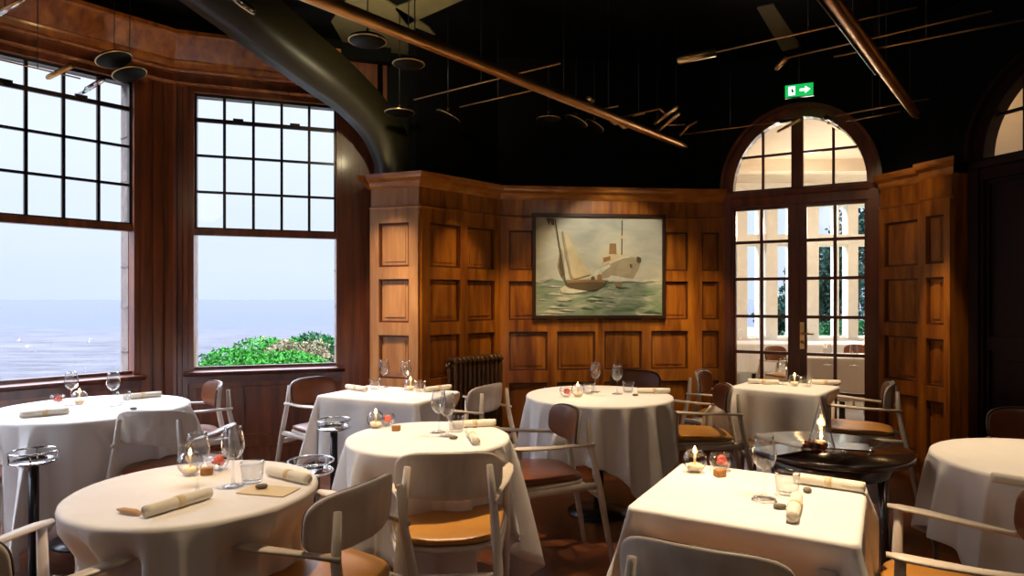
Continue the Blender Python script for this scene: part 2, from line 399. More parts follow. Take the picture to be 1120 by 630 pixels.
def arched_door(name, wf, uc, halfglass, arch_h, mat, solid=False, dd=-.05):
    """uc: centre along the wall; two leaves under a transom and a lunette"""
    W = halfglass; zt0, zt1 = 2.23, 2.383
    root = bpy.data.objects.new(name, None); C.objects.link(root); root['kind'] = 'structure'
    fr = MB()
    for sg in (-1, 1):
        a, b = sorted((uc+sg*W, uc+sg*(W+.10)))
        wf.box(fr, a, b, 0, zt1, dd-.06, .0)
        a, b = sorted((uc+sg*(W+.02), uc+sg*(W+.09)))
        wf.box(fr, a, b, 0, zt1, 0, .025)
    arch_band(fr, wf, uc, zt1, W, arch_h, W+.10, arch_h+.10, dd-.06, .0)
    arch_band(fr, wf, uc, zt1, W+.085, arch_h+.085, W+.115, arch_h+.115, 0, .05)
    fr.build('door_frame', mat, root)
    tr = MB(); wf.box(tr, uc-W-.02, uc+W+.02, zt0, zt1, dd-.05, .01)
    wf.strip(tr, [(0,2.30),(.03,2.32),(.035,2.36),(.01,2.372),(0,2.372)], 0, 0, uc-W-.09, uc+W+.09)
    tr.build('transom', mat, root)
    lu = MB(); wf.box(lu, uc-.05, uc+.05, zt1, zt1+arch_h, dd-.03, dd+.03)
    for sg in (-1,1):
        u = uc+sg*W*.53; top = zt1+arch_h*math.sqrt(1-.53**2)+.02
        wf.box(lu, u-.011, u+.011, zt1, top, dd-.015, dd+.015)
    zz = zt1+arch_h*.50; ww = W*math.sqrt(1-.25)
    wf.box(lu, uc-ww, uc+ww, zz-.011, zz+.011, dd-.012, dd+.012)
    lu.build('lunette_bar', mat, root)
    gl = MB()
    N = 24; vs = [wf.pt(uc-W*math.cos(PI*k/N), dd, zt1+arch_h*math.sin(PI*k/N)) for k in range(N+1)]
    gl.add(vs, [tuple(range(N+1))]); gl.build('lunette_glass', PANE, root)
    for sg in (-1, 1):
        lf = MB(); a, b = (uc-W, uc-.004) if sg < 0 else (uc+.004, uc+W)
        st = .075 if True else .05
        inn = (b-st, b) if sg < 0 else (a, a+st); out = (a, a+.02) if sg < 0 else (b-.02, b)
        wf.box(lf, *inn, 0.005, zt0, dd-.03, dd+.02); wf.box(lf, *out, 0.005, zt0, dd-.03, dd+.02)
        g0, g1 = (out[1], inn[0]) if sg < 0 else (inn[1], out[0])
        wf.box(lf, g0, g1, .005, .19, dd-.03, dd+.02); wf.box(lf, g0, g1, 2.20, zt0, dd-.03, dd+.02)
        zs = [.19, .53, .872, 1.208, 1.556, 1.90, 2.20]
        if solid:
            for z0_, z1_ in ((.19,1.0),(1.1,2.2)): wf.box(lf, g0, g1, z0_, z1_, dd-.02, dd-.005)
            wf.box(lf, g0, g1, 1.0, 1.1, dd-.03, dd+.02)
            for z0_, z1_ in ((.26,.93),(1.17,2.12)): wf.box(lf, g0+.06, g1-.06, z0_, z1_, dd-.005, dd+.012)
        else:
            for z in zs[1:-1]: wf.box(lf, g0, g1, z-.014, z+.014, dd-.02, dd+.012)
            mid = (g0+g1)/2; wf.box(lf, mid-.014, mid+.014, .19, 2.20, dd-.022, dd+.014)
        leaf = lf.build('door_leaf', mat, root)
        if not solid:
            p = MB(); vs = [wf.pt(g0,dd-.005,.19), wf.pt(g1,dd-.005,.19), wf.pt(g1,dd-.005,2.2), wf.pt(g0,dd-.005,2.2)]
            p.add(vs, [(0,1,2,3)]); p.build('glass_pane', PANE, leaf)
        if sg > 0:
            h = MB(); wf.box(h, a-.026, a+.018, .005, zt0, dd+.02, dd+.034); h.build('astragal', mat, leaf)
            h = MB(); u = a+.035; wf.box(h, u-.02, u+.02, .92, 1.16, dd+.02, dd+.026)
            h.tube([wf.pt(u,dd+.026,1.06), wf.pt(u,dd+.07,1.06), wf.pt(u+.10,dd+.075,1.058)], .009)
            h.build('handle', BRASSL, leaf)
            h = MB(); h.lathe([(0,0),(.012,0),(.016,.015),(.010,.03),(0,.034)], 12, M=Matrix.Translation(wf.pt(u,dd+.026,.98)) @ wf.n.to_track_quat('Z','Y').to_matrix().to_4x4())
            h.build('key_knob', BRASSL, leaf)
    return root
w_d1 = WF(PE, DR); uc1 = w_d1.L/2
arched_door('door_1', w_d1, uc1, .555, .63, DOORW)
arch_wall('wall_door', w_d1, uc1-.655, uc1+.655, 2.383, .73, 3.6, BLACK, -.02, w_d1.L+.03, -.12, -.01)
w_d2 = WF((3.34,4.90), (3.79,3.42)); uc2 = .12+.64
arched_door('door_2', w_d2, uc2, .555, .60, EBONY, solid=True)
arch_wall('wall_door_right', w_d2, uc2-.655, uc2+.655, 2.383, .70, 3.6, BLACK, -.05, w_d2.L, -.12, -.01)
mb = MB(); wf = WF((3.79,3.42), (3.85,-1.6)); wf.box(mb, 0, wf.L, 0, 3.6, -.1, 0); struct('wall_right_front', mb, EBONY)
mb = MB(); wf = WF((3.95,-1.5), (-4.3,-1.5)); wf.box(mb, 0, wf.L, 0, 3.6, -.1, 0); struct('wall_front', mb, WOODD)
# passage behind the right-hand door: an ochre wall seen through its lunette
mb = MB(); wf = WF((4.35,6.2), (5.0,3.0)); wf.box(mb, -.8, wf.L+.8, 0, 3.6, -.1, 0)
mb.prism([(3.2,5.25),(4.3,6.7),(5.4,3.0),(3.9,3.2)], 3.6, 3.7); mb.prism([(3.45,5.0),(4.3,6.3),(5.2,2.4),(3.95,3.0)], -.05, 0)
struct('wall_passage', mb, pbr('ochre_plaster', (.50,.30,.10), (.40,.22,.07), rough=.7))

# --------------------------------------------------------- bay windows
ZS, ZR, ZT = .79, 1.895, 3.06; WW = 1.126
def bay_window(k, p0, p1, ustart, glaze=True):
    """one side of the bay: panel below, sash window in the middle, wood above and around"""
    wf = WF(p0, p1); L = wf.L; a, b = ustart, ustart+WW
    mb = MB()
    wf.box(mb, 0, a-.04, 0, 3.6, -.10, 0); wf.box(mb, b+.04, L, 0, 3.6, -.10, 0)
    wf.box(mb, a-.04, b+.04, 0, ZS-.05, -.10, 0); wf.box(mb, a-.04, b+.04, ZT+.05, 3.6, -.10, 0)
    # mouldings on the posts
    for (s0, s1) in ((0, a-.04), (b+.04, L)):
        w = s1-s0
        if w > .1:
            wf.box(mb, s0, s0+w*.28, .1, 3.15, 0, .03); wf.box(mb, s1-w*.28, s1, .1, 3.15, 0, .03)
            wf.box(mb, s0+w*.40, s0+w*.60, .1, 3.15, 0, .012)
    wf.strip(mb, [(0,.0),(.03,0),(.03,.12),(.015,.14),(0,.14)])
    # panelling under the window
    for (u0, u1) in ((a+.0, a+.30), (a+.36, b-.36), (b-.30, b)):
        wf.box(mb, u0, u1, .22, .24, 0, .018); wf.box(mb, u0, u1, .62, .64, 0, .018)
        wf.box(mb, u0, u0+.02, .24, .62, 0, .018); wf.box(mb, u1-.02, u1, .24, .62, 0, .018)
    struct('wall_bay_%d' % k, mb, WOODW)
    st = MB()
    wf.box(st, 0, a-.0, -.5, 3.9, -.26, -.105); wf.box(st, b+.0, L, -.5, 3.9, -.26, -.105)
    wf.box(st, a, b, -.5, ZS-.06, -.26, -.105); wf.box(st, a, b, ZT+.02, 3.9, -.26, -.105)
    for z in (.95,1.3,1.62,1.98,2.3,2.65):                          # joints of the jamb stones
        wf.box(st, b-.004, b, z, z+.012, -.26, -.105)
    struct('trim_%d' % (k+10), st, STONE)
    root = bpy.data.objects.new('window_%d' % k, None); C.objects.link(root); root['kind'] = 'structure'
    fr = MB()
    for (u0, u1) in ((a-.05, a), (b, b+.05)):
        wf.box(fr, u0, u1, ZS-.05, ZT+.05, -.09, .02)
    wf.box(fr, a-.05, b+.05, ZT, ZT+.06, -.09, .02)
    fr.build('window_frame', WOODW, root)
    si = MB(); wf.strip(si, [(-.09,ZS-.05),(.03,ZS-.05),(.075,ZS-.035),(.08,ZS-.015),(-.09,ZS)], 0, 0, a-.07, b+.07)
    wf.box(si, a-.05, b+.05, ZS-.11, ZS-.05, 0, .035)
    wf.box(si, a-.02, b+.02, ZS, ZS+.02, -.07, -.03)
    si.build('window_sill', WOODD, root)
    mr = MB(); wf.box(mr, a, b, ZR, ZR+.055, -.075, -.005); mr.build('meeting_rail', WOODW, root)
    ba = MB()
    r = .011
    z0 = ZR+.055; rows = [z0+(ZT-z0)*q for q in (.275,.545,.81)]
    wf.box(ba, a, a+.018, z0, ZT, -.07, -.03); wf.box(ba, b-.018, b, z0, ZT, -.07, -.03); wf.box(ba, a, b, ZT-.02, ZT, -.07, -.03)
    wf.box(ba, a, b, z0, z0+.012, -.07, -.03)
    for i in range(1,5):
        u = a+WW*i/5; wf.box(ba, u-r, u+r, z0, ZT, -.062, -.034)
    for i, z in enumerate(rows):
        rr = r*1.5 if i == 2 else r*.9
        wf.box(ba, a, b, z-rr, z+rr, -.06, -.036)
    ba.build('glazing_bar', SASH, root)
    fx = MB(); 
    for i in (1.3, 3.3): 
        u = a+WW*i/5; wf.box(fx, u, u+.08, rows[2]-.005, rows[2]+.03, -.035, -.02)
    fx.build('sash_catch', SASH, root)
    g = MB(); g.add([wf.pt(a,-.05,ZS), wf.pt(b,-.05,ZS), wf.pt(b,-.05,ZT), wf.pt(a,-.05,ZT)], [(0,1,2,3)])
    g.build('glass_pane', PANE, root)
    return wf
BW = (-1.12,5.84); B1 = (-2.75,5.28); B0 = (-3.80,4.06); BM = (-4.06,2.54); BN = (-4.10,.95)
def along(p, q, x): 
    v = (Vector(p)-Vector(q)); return (v.dot((Vector(x)-Vector(q)).normalized()))
w2 = bay_window(2, B1, BW, (Vector((-2.60,5.33))-Vector(B1)).length)
w1 = bay_window(1, B0, B1, (Vector(B1)-Vector(B0)).length-.291-WW)
w0 = bay_window(3, BM, B0, .2)
wm = bay_window(4, BN, BM, .2)
mb = MB(); wf = WF((-4.10,-1.6), BN); wf.box(mb, 0, wf.L, 0, 3.6, -.1, 0); struct('wall_left', mb, WOODW)
# cornice of the bay
cm = MB(); cprof = [(-.02,3.20),(.05,3.20),(.06,3.215),(.10,3.22),(.115,3.25),(.12,3.265),(.14,3.27),(.25,3.42),(.27,3.43),(.27,3.46),(-.02,3.47)]
pts = [BN, BM, B0, B1, BW]
for i in range(4):
    wf = WF(pts[i], pts[i+1])
    e0 = mitre(pts[i-1], pts[i], pts[i+1]) if i else 0
    e1 = mitre(pts[i], pts[i+1], pts[i+2]) if i < 3 else 0
    wf.strip(cm, cprof, e0, e1, 0, wf.L-(.42 if i == 3 else 0))
    wf.strip(cm, [(0,3.10),(.03,3.105),(.04,3.125),(0,3.13)], e0, e1)
struct('trim_2', cm, WOOD)

mb = MB()
for i in range(4):
    wf = WF(pts[i], pts[i+1]); wf.box(mb, -.02, wf.L+.02, 3.46, 3.6, -.02, .10)
struct('wall_bay_upper', mb, BLACK)
upper('wall_upper_bay_corner', BW, (-.10,6.10), 2.3)
upper('wall_upper_bay_side', (-1.15,5.80), (-1.12,5.84), 2.3)
# arch beam springing from the pillar over the mouth of the bay
ab = MB(); P0 = Vector((-.93,5.43)); dr = Vector((-.80,-.60)); nr = Vector((.60,-.80))
def smooth(P, n=6):
    out = []
    for i in range(len(P)-1):
        a, b, c, d = P[max(i-1,0)], P[i], P[i+1], P[min(i+2,len(P)-1)]
        for k in range(n):
            t = k/n
            out.append(tuple(.5*(2*b[q]+(c[q]-a[q])*t+(2*a[q]-5*b[q]+4*c[q]-d[q])*t*t+(3*b[q]-a[q]-3*c[q]+d[q])*t**3) for q in (0,1)))
    return out+[P[-1]]
inner = smooth([(.13,2.39),(.15,2.52),(.26,2.72),(.47,2.89),(.71,3.01),(.97,3.14),(1.22,3.27),(1.9,3.62)])
outer = smooth([(-.17,2.39),(-.13,2.58),(-.02,2.83),(.18,3.05),(.47,3.27),(.70,3.41),(.82,3.49),(1.02,3.62)])
vs = []
for (pi, po) in zip(inner, outer):
    for (off, (t, z)) in ((-.20,pi),(.0,pi),(.0,po),(-.20,po)):
        p = P0+dr*t+nr*off; vs.append((p.x, p.y, z))
N = len(inner)-1; fs = []
for k in range(N):
    for j in range(4): fs.append((k*4+j, k*4+(j+1)%4, (k+1)*4+(j+1)%4, (k+1)*4+j))
fs += [(0,1,2,3), tuple(N*4+j for j in (3,2,1,0))]
ab.add(vs, fs, True)
struct('trim_3', ab, pbr('olive_beam_paint', (.030,.024,.010), (.024,.019,.008), rough=.42))

# ------------------------------------------------------------------ outside: sea, cliff, shrubs
mb = MB(); mb.add([(-9000,10,-8),(9000,10,-8),(9000,9000,-8),(-9000,9000,-8)], [(0,1,2,3)]); tag(mb.build('sea', SEA), kind='structure')
gx = MB(); nx, ny = 46, 30; vs = []
def ground_h(x, y):
    e = min(1, max(0, (x+10.5)/4.5))                                # falls to the beach on the left
    e2 = min(1, max(0, (17-y)/3.0))
    base = -.55+.62*min(1, max(0,(x+6.6)/2.6))
    return -3.5+(base+3.5)*min(e, e2)+.06*math.sin(x*2.1+y)+.05*math.sin(y*2.7-x)
for j in range(ny+1):
    for i in range(nx+1):
        x = -13+14*i/nx; y = 6.6+11*j/ny; vs.append((x, y, ground_h(x, y)))
gx.add(vs, [(j*(nx+1)+i, j*(nx+1)+i+1, (j+1)*(nx+1)+i+1, (j+1)*(nx+1)+i) for j in range(ny) for i in range(nx)], True)
tag(gx.build('cliff_ground', SAND), kind='structure')

def leaf_cloud(rx, ry, rz, n, s, seed, lumps=9, up=.4):
    rnd = random.Random(seed); mb = MB()
    L = [(rnd.uniform(-.6,.6)*rx, rnd.uniform(-.6,.6)*ry, rnd.uniform(.25,.75)*rz, rnd.uniform(.35,.55)) for _ in range(lumps)]
    vs = []; fs = []
    for _ in range(n):
        cx, cy, cz, r = rnd.choice(L)
        d = Vector((rnd.gauss(0,1), rnd.gauss(0,1), rnd.gauss(0,1)+up)).normalized()*(r*rnd.uniform(.75,1.05))
        p = Vector((cx+d.x*rx, cy+d.y*ry, max(.0, cz+d.z*rz*.7)))
        t = Vector((rnd.uniform(-1,1), rnd.uniform(-1,1), rnd.uniform(-.2,1.3))).normalized()
        u = t.cross(Vector((rnd.uniform(-1,1), rnd.uniform(-1,1), rnd.uniform(-1,1)))).normalized()
        q = s*rnd.uniform(.6,1.3); o = len(vs)
        vs += [p, p+t*q*.5+u*q*.28, p+t*q, p+t*q*.5-u*q*.28]; fs.append((o,o+1,o+2,o+3))
    mb.add(vs, fs); return mb
def shrub(name, x, y, rx, ry, rz, mat, label, n, s, seed, cat='shrub', z=None, trunk=0, group=None):
    t = thing(name, label, cat, (x, y, (ground_h(x,y) if z is None else z)-.03), 0, group)
    f = leaf_cloud(rx, ry, rz, n, s, seed); 
    if trunk: f.v = [(a,b,c+trunk) for a,b,c in f.v]
    f.build('foliage', mat, t)
    st = MB()
    for k in range(5 if not trunk else 3):
        a = k*1.3; st.tube([(0.05*math.cos(a),.05*math.sin(a),0), (rx*.3*math.cos(a), ry*.3*math.sin(a), trunk+rz*.45)], [.03*max(1,trunk*2), .012], 6)
    st.build('stem' if not trunk else 'trunk', BARK, t)
    return t
shrub('coastal_shrub', -3.15, 9.9, .75,.6,.58, LEAF[0], 'bright green shrub close to the right edge of the middle bay window view', 5200, .055, 1)
shrub('coastal_shrub', -4.35, 11.6, .9,.8,.75, LEAF[0], 'tall bright green shrub forming the crest of the clifftop bushes', 6500, .06, 2)
shrub('coastal_shrub', -3.4, 12.4, 1.1,.8,.72, LEAF[1], 'dark green shrub behind the crest at the right of the window view', 6000, .06, 3)
shrub('coastal_shrub', -4.75, 10.7, .70,.6,.48, LEAF[1], 'low green shrub sloping down towards the sea', 4200, .05, 4)
shrub('coastal_shrub', -3.75, 9.3, .7,.5,.46, LEAF[0], 'green shrub nearest to the glass of the middle window', 4600, .05, 5)
shrub('dry_shrub', -3.55, 10.9, .6,.5,.62, LEAF[2], 'straw coloured dry bush among the green clifftop shrubs', 2600, .05, 6)
shrub('dry_shrub', -4.95, 9.2, .65,.5,.30, LEAF[2], 'low dry tan bush at the left foot of the green shrubs', 2600, .045, 7)
shrub('dry_shrub', -5.6, 10.2, .6,.5,.30, LEAF[3], 'low grey green scrub on the cliff edge above the beach', 2400, .045, 8)
shrub('coastal_shrub', -6.6, 8.6, .9,.5,.35, LEAF[3], 'dark low scrub at the lower right of the left window view', 3000, .045, 9, z=-.02)
shrub('coastal_shrub', -7.6, 8.2, .9,.5,.30, LEAF[3], 'dark low scrub along the bottom of the left window view', 3000, .045, 10, z=-.10)

# ------------------------------------------------------------------ conservatory behind the arched door
mb = MB(); mb.prism([(2.05,6.45),(3.35,5.65),(7.4,5.65),(7.4,10.3),(2.0,10.3)], -.05, 0); struct('floor_conservatory', mb, pbr('pale_tile', (.45,.38,.30), rough=.4))
mb = MB(); mb.prism([(1.9,6.5),(3.35,5.68),(7.5,5.6),(7.5,10.4),(1.9,10.4)], 3.15, 3.25)
mb.box(1.9, 7.5, 8.3, 8.5, 3.0, 3.15); struct('ceiling_conservatory', mb, CREAM)
mb = MB(); mb.box(1.9,2.0,6.3,10.4,0,3.15); struct('wall_conservatory_left', mb, CREAM)
mb = MB(); mb.box(7.4,7.5,5.6,10.4,0,3.15); struct('wall_conservatory_right', mb, CREAM)
mb = MB(); mb.box(3.45,7.4,5.5,5.62,0,3.15); struct('wall_conservatory_front', mb, CREAM)
mb = MB(); mb.box(1.9,7.5,10.0,10.15,0,.77)
mb.box(1.9,7.5,10.0,10.15,2.80,3.15)
posts = [(1.9,3.60),(3.92,4.07),(4.25,4.5+.15),(4.68+.0,4.70+.1)]
Xp = lambda px: (px-560)/F*10
segs = [(1.9, Xp(817)), (Xp(829.5), Xp(834)), (Xp(838), Xp(850)), (Xp(864), Xp(895)), (Xp(914), Xp(917)), (Xp(927), Xp(938)), (Xp(956), Xp(972)), (Xp(1000),7.5)]
for a, b in segs: mb.box(a, b, 9.98, 10.16, .77, 2.80)
mb.box(1.9,7.5,9.99,10.15,2.21,2.36)
struct('wall_conservatory_back', mb, WHITEP)
wn = 5
for (a, b) in zip([s[1] for s in segs[:-1]], [s[0] for s in segs[1:]]):
    g = MB(); g.add([(a,10.08,.77),(b,10.08,.77),(b,10.08,2.8),(a,10.08,2.8)], [(0,1,2,3)]); 
    root = struct('window_%d' % wn, g, PANE); wn += 1
    f = MB(); f.box(a,b,10.05,10.11,.77,.80); f.box(a,b,10.05,10.11,2.18,2.21); f.build('window_frame', WHITEP, root)
l = thing('ceiling_light', 'small round ceiling light on the cream conservatory ceiling', 'lamp', (4.15,8.9,3.15))
m_ = MB(); m_.lathe([(0,-.03),(.13,-.03),(.15,-.02),(.16,0),(0,0)], 24); m_.build('housing', BRASSL, l)
m_ = MB(); m_.lathe([(0,-.036),(.09,-.036),(.10,-.03),(0,-.03)], 24); m_.build('diffuser', emit('warm_diffuser', (1,.8,.5), 6), l)
mb = MB(); mb.box(-2,14,10.2,60,-.4,-.3); tag(mb.build('garden_ground', pbr('lawn', (.02,.07,.02), (.014,.045,.014), rough=.9)), kind='structure')
shrub('garden_tree', 8.0, 16.5, 1.15,1.0,2.0, LEAF[3], 'blue green tree outside the conservatory, seen through the right door leaf', 9000, .12, 21, 'tree', z=-.3, trunk=.9)
shrub('garden_tree', 10.6, 19.0, 1.7,1.2,3.2, LEAF[3], 'taller blue green tree outside, at the right edge of the arched door', 9000, .14, 22, 'tree', z=-.3, trunk=1.0)
shrub('garden_tree', 7.4, 18.2, .75,.8,1.4, LEAF[3], 'small distant tree seen through the left door leaf', 5000, .10, 23, 'tree', z=-.3, trunk=.4)
shrub('garden_hedge', 7.8, 14.6, 1.9,.7,1.2, LEAF[1], 'green hedge in the garden beyond the conservatory windows', 8000, .08, 24, 'hedge', z=-.3)

# ------------------------------------------------------------------ chairs
def make_chair():
    t = thing('armchair', '', 'chair')
    def bf(x, y, z):        # backrest surface: x across, y up, z towards the sitter
        zz = .710+y
        return (x, -.215-.10*y+.055*(x/.205)**2+z, zz)
    b = MB(); b.plate(.205, .092, .016, 3.6, bf, 0, 48, .05); br = b.build('backrest', CHAIRW, t)
    b = MB(); b.plate(.198, .086, .010, 3.6, lambda x,y,z: bf(x,y,z+.0145), .006, 48, .05); b.build('back_pad', BROWN, br)
    b = MB(); pts = []
    for k in range(48):
        a = 2*PI*(k+.5)/48; ca, sa = math.cos(a), math.sin(a)
        pts.append(bf(.201*math.copysign(abs(ca)**(2/3.6),ca), .089*math.copysign(abs(sa)**(2/3.6),sa), .009))
    b.tube(pts, .0035, 6, closed=True); b.build('piping', DKEDGE, br)
    def wid(y): return .188+.075*(y+.23)/.45
    def sf(x, y, z): return (x*wid(y)/.25, y, .462+z-.012*math.cos(min(1,abs(x)/.25)*PI/2))
    s = MB(); s.plate(.25, .225, .022, 4.5, lambda x,y,z: sf(x,y,z-.012), 0, 48, .05); sh = s.build('seat_shell', CHAIRW, t)
    s = MB(); s.plate(.243, .218, .026, 4.5, lambda x,y,z: sf(x,y,z+.014), .016, 48, .08); s.build('seat', TAN, t)
    fr = MB()
    for sg in (-1,1):
        fr.tube([(sg*.245,.165,.425), (sg*.178,-.283,.425)], [(.011,.019)]*2, 8)
    fr.tube([(-.245,.165,.42),(.245,.165,.42)], [(.010,.017)]*2, 8)
    fr.tube([(-.178,-.292,.365),(.178,-.292,.365)], [(.010,.018)]*2, 8)
    fr.build('seat_frame', CHAIRW, t)
    for sg in (-1,1):
        l = MB(); l.tube([(sg*.248,.172,0),(sg*.250,.172,.42),(sg*.250,.165,.645)], [.012,.018,.015], 10); l.build('leg', CHAIRW, t)
        l = MB(); l.tube([(sg*.192,-.36,0),(sg*.178,-.288,.40),(sg*.164,-.243,.62),(sg*.150,-.238,.758)], [.013,.0185,.016,.012], 10); l.build('leg', CHAIRW, t)
        a = MB(); a.tube([(sg*.168,-.262,.630),(sg*.192,-.15,.635),(sg*.226,-.02,.640),(sg*.246,.09,.648),(sg*.252,.16,.652),(sg*.252,.200,.654)],
                         [(.010,.010),(.014,.009),(.022,.009),(.029,.009),(.028,.009),(.013,.007)], 12); a.build('armrest', CHAIRW, t)
    return t
CH = []
chair0 = make_chair(); chair_used = False
def chair(bx, by, fx, fy, label, group='dining armchairs', dark=False):
    """bx,by: plan position of the backrest; fx,fy: the way the chair faces"""
    global chair_used
    CH.append((bx,by,fx,fy))
    f = Vector((fx,fy)).normalized(); o = Vector((bx,by))+f*.21
    c = place(chair0, chair_used, (o.x,o.y,0), math.atan2(-f.x, f.y), label, group); chair_used = True
    for ch in c.children:
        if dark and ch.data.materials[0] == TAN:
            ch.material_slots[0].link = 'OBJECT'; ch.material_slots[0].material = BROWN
    return c

# ------------------------------------------------------------------ chairs placed
chair(-.235, 2.42, -.10, 1, 'bleached wood armchair seen from behind, pushed under the middle round table')
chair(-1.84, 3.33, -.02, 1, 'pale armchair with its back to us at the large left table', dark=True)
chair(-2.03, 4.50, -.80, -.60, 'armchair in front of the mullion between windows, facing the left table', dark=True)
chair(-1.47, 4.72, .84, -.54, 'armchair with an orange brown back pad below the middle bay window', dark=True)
chair(-.14, 4.36, -.85, .52, 'armchair beside the radiator, seen half from behind')
chair(.32, 3.46, -.958, -.285, 'armchair facing left in side view before the round table below the painting', dark=True)
chair(1.00, 5.24, -.42, -1, 'armchair behind the round table below the painting, only its dark back showing')
chair(1.49, 5.20, .85, -.50, 'armchair against the wall to the left of the arched door')
chair(1.44, 4.34, -1, .10, 'tan seated armchair seen from the side between the round table and the door table')
chair(2.60, 4.46, -.87, .48, 'armchair on the right of the square table before the arched door')
chair(1.53, 1.84, -.86, .50, 'armchair at the bottom right corner beside the front square table')
chair(2.72, 3.40, -.6, -1, 'armchair behind the right edge table, only its back in view')
chair(.43, 1.50, .47, .88, 'armchair seen from behind at the bottom, in front of the square table')
chair(-.46, 2.02, -.90, .44, 'armchair seen from behind at the right side of the front left table')
chair(-1.43, 1.63, .42, .90, 'armchair in the bottom left corner, showing both armrests')
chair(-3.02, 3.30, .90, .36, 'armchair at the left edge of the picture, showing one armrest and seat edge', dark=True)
chair(3.15, 7.9, .5, -.8, 'pale chair in the conservatory seen through the left door leaf')
chair(4.35, 8.1, -.8, -.5, 'pale chair in the conservatory seen through the right door leaf')

# ------------------------------------------------------------------ tables and cloths
TZ = .745
def table(kind, cx, cy, rot, a, b, label):
    t = thing('dining_table', label, 'table', (cx,cy,0), rot, 'dining tables under cloths')
    m = MB()
    if kind == 'round': m.lathe([(0,TZ-.03),(a-.01,TZ-.03),(a,TZ-.02),(a,TZ-.005),(a-.005,TZ),(0,TZ)], 48)
    else: m.box(-a, a, -b, b, TZ-.03, TZ)
    m.build('tabletop', WOODD, t)
    m = MB(); m.lathe([(.035,.03),(.03,.1),(.03,.65),(.10,TZ-.032),(0,TZ-.032)], 20); m.build('pedestal', BLKMET, t)
    m = MB(); m.lathe([(0,0),(.20,0),(.20,.012),(.06,.03),(0,.032)], 28); m.build('base', BLKMET, t)
def outline(kind, a, b, rot0, s):
    """points of the table edge with their outward normal and the length of cloth hanging there"""
    P = []
    if kind == 'round':
        N = 288
        for k in range(N):
            th = 2*PI*k/N; q = th+rot0
            L = s/max(abs(math.cos(q)), abs(math.sin(q)))
            L = min(L, s*1.33)-a
            P.append((a*math.cos(th), a*math.sin(th), math.cos(th), math.sin(th), L, 0))
    else:
        r = .018
        for ci, (sx, sy, a0) in enumerate(((1,1,0),(-1,1,PI/2),(-1,-1,PI),(1,-1,3*PI/2))):
            cx, cy = sx*(a-r), sy*(b-r)
            for k in range(23):
                al = a0+PI/2*k/22; be = PI/2*k/22
                L = s/max(math.cos(be), math.sin(be)); L = min(L, s*1.30)
                P.append((cx+r*math.cos(al), cy+r*math.sin(al), math.cos(al), math.sin(al), L, math.sin(2*be)))
            nx_, ny_, n_a = (((-1,1) if ci == 0 else (-1,-1) if ci == 1 else (1,-1) if ci == 2 else (1,1))+(a0+PI/2,))
            ex, ey = nx_*(a-r), ny_*(b-r)
            for k in range(1,26):
                q = k/26; x = cx+(ex-cx)*q+r*math.cos(n_a); y = cy+(ey-cy)*q+r*math.sin(n_a)
                P.append((x, y, math.cos(n_a), math.sin(n_a), s, 0))
    return P
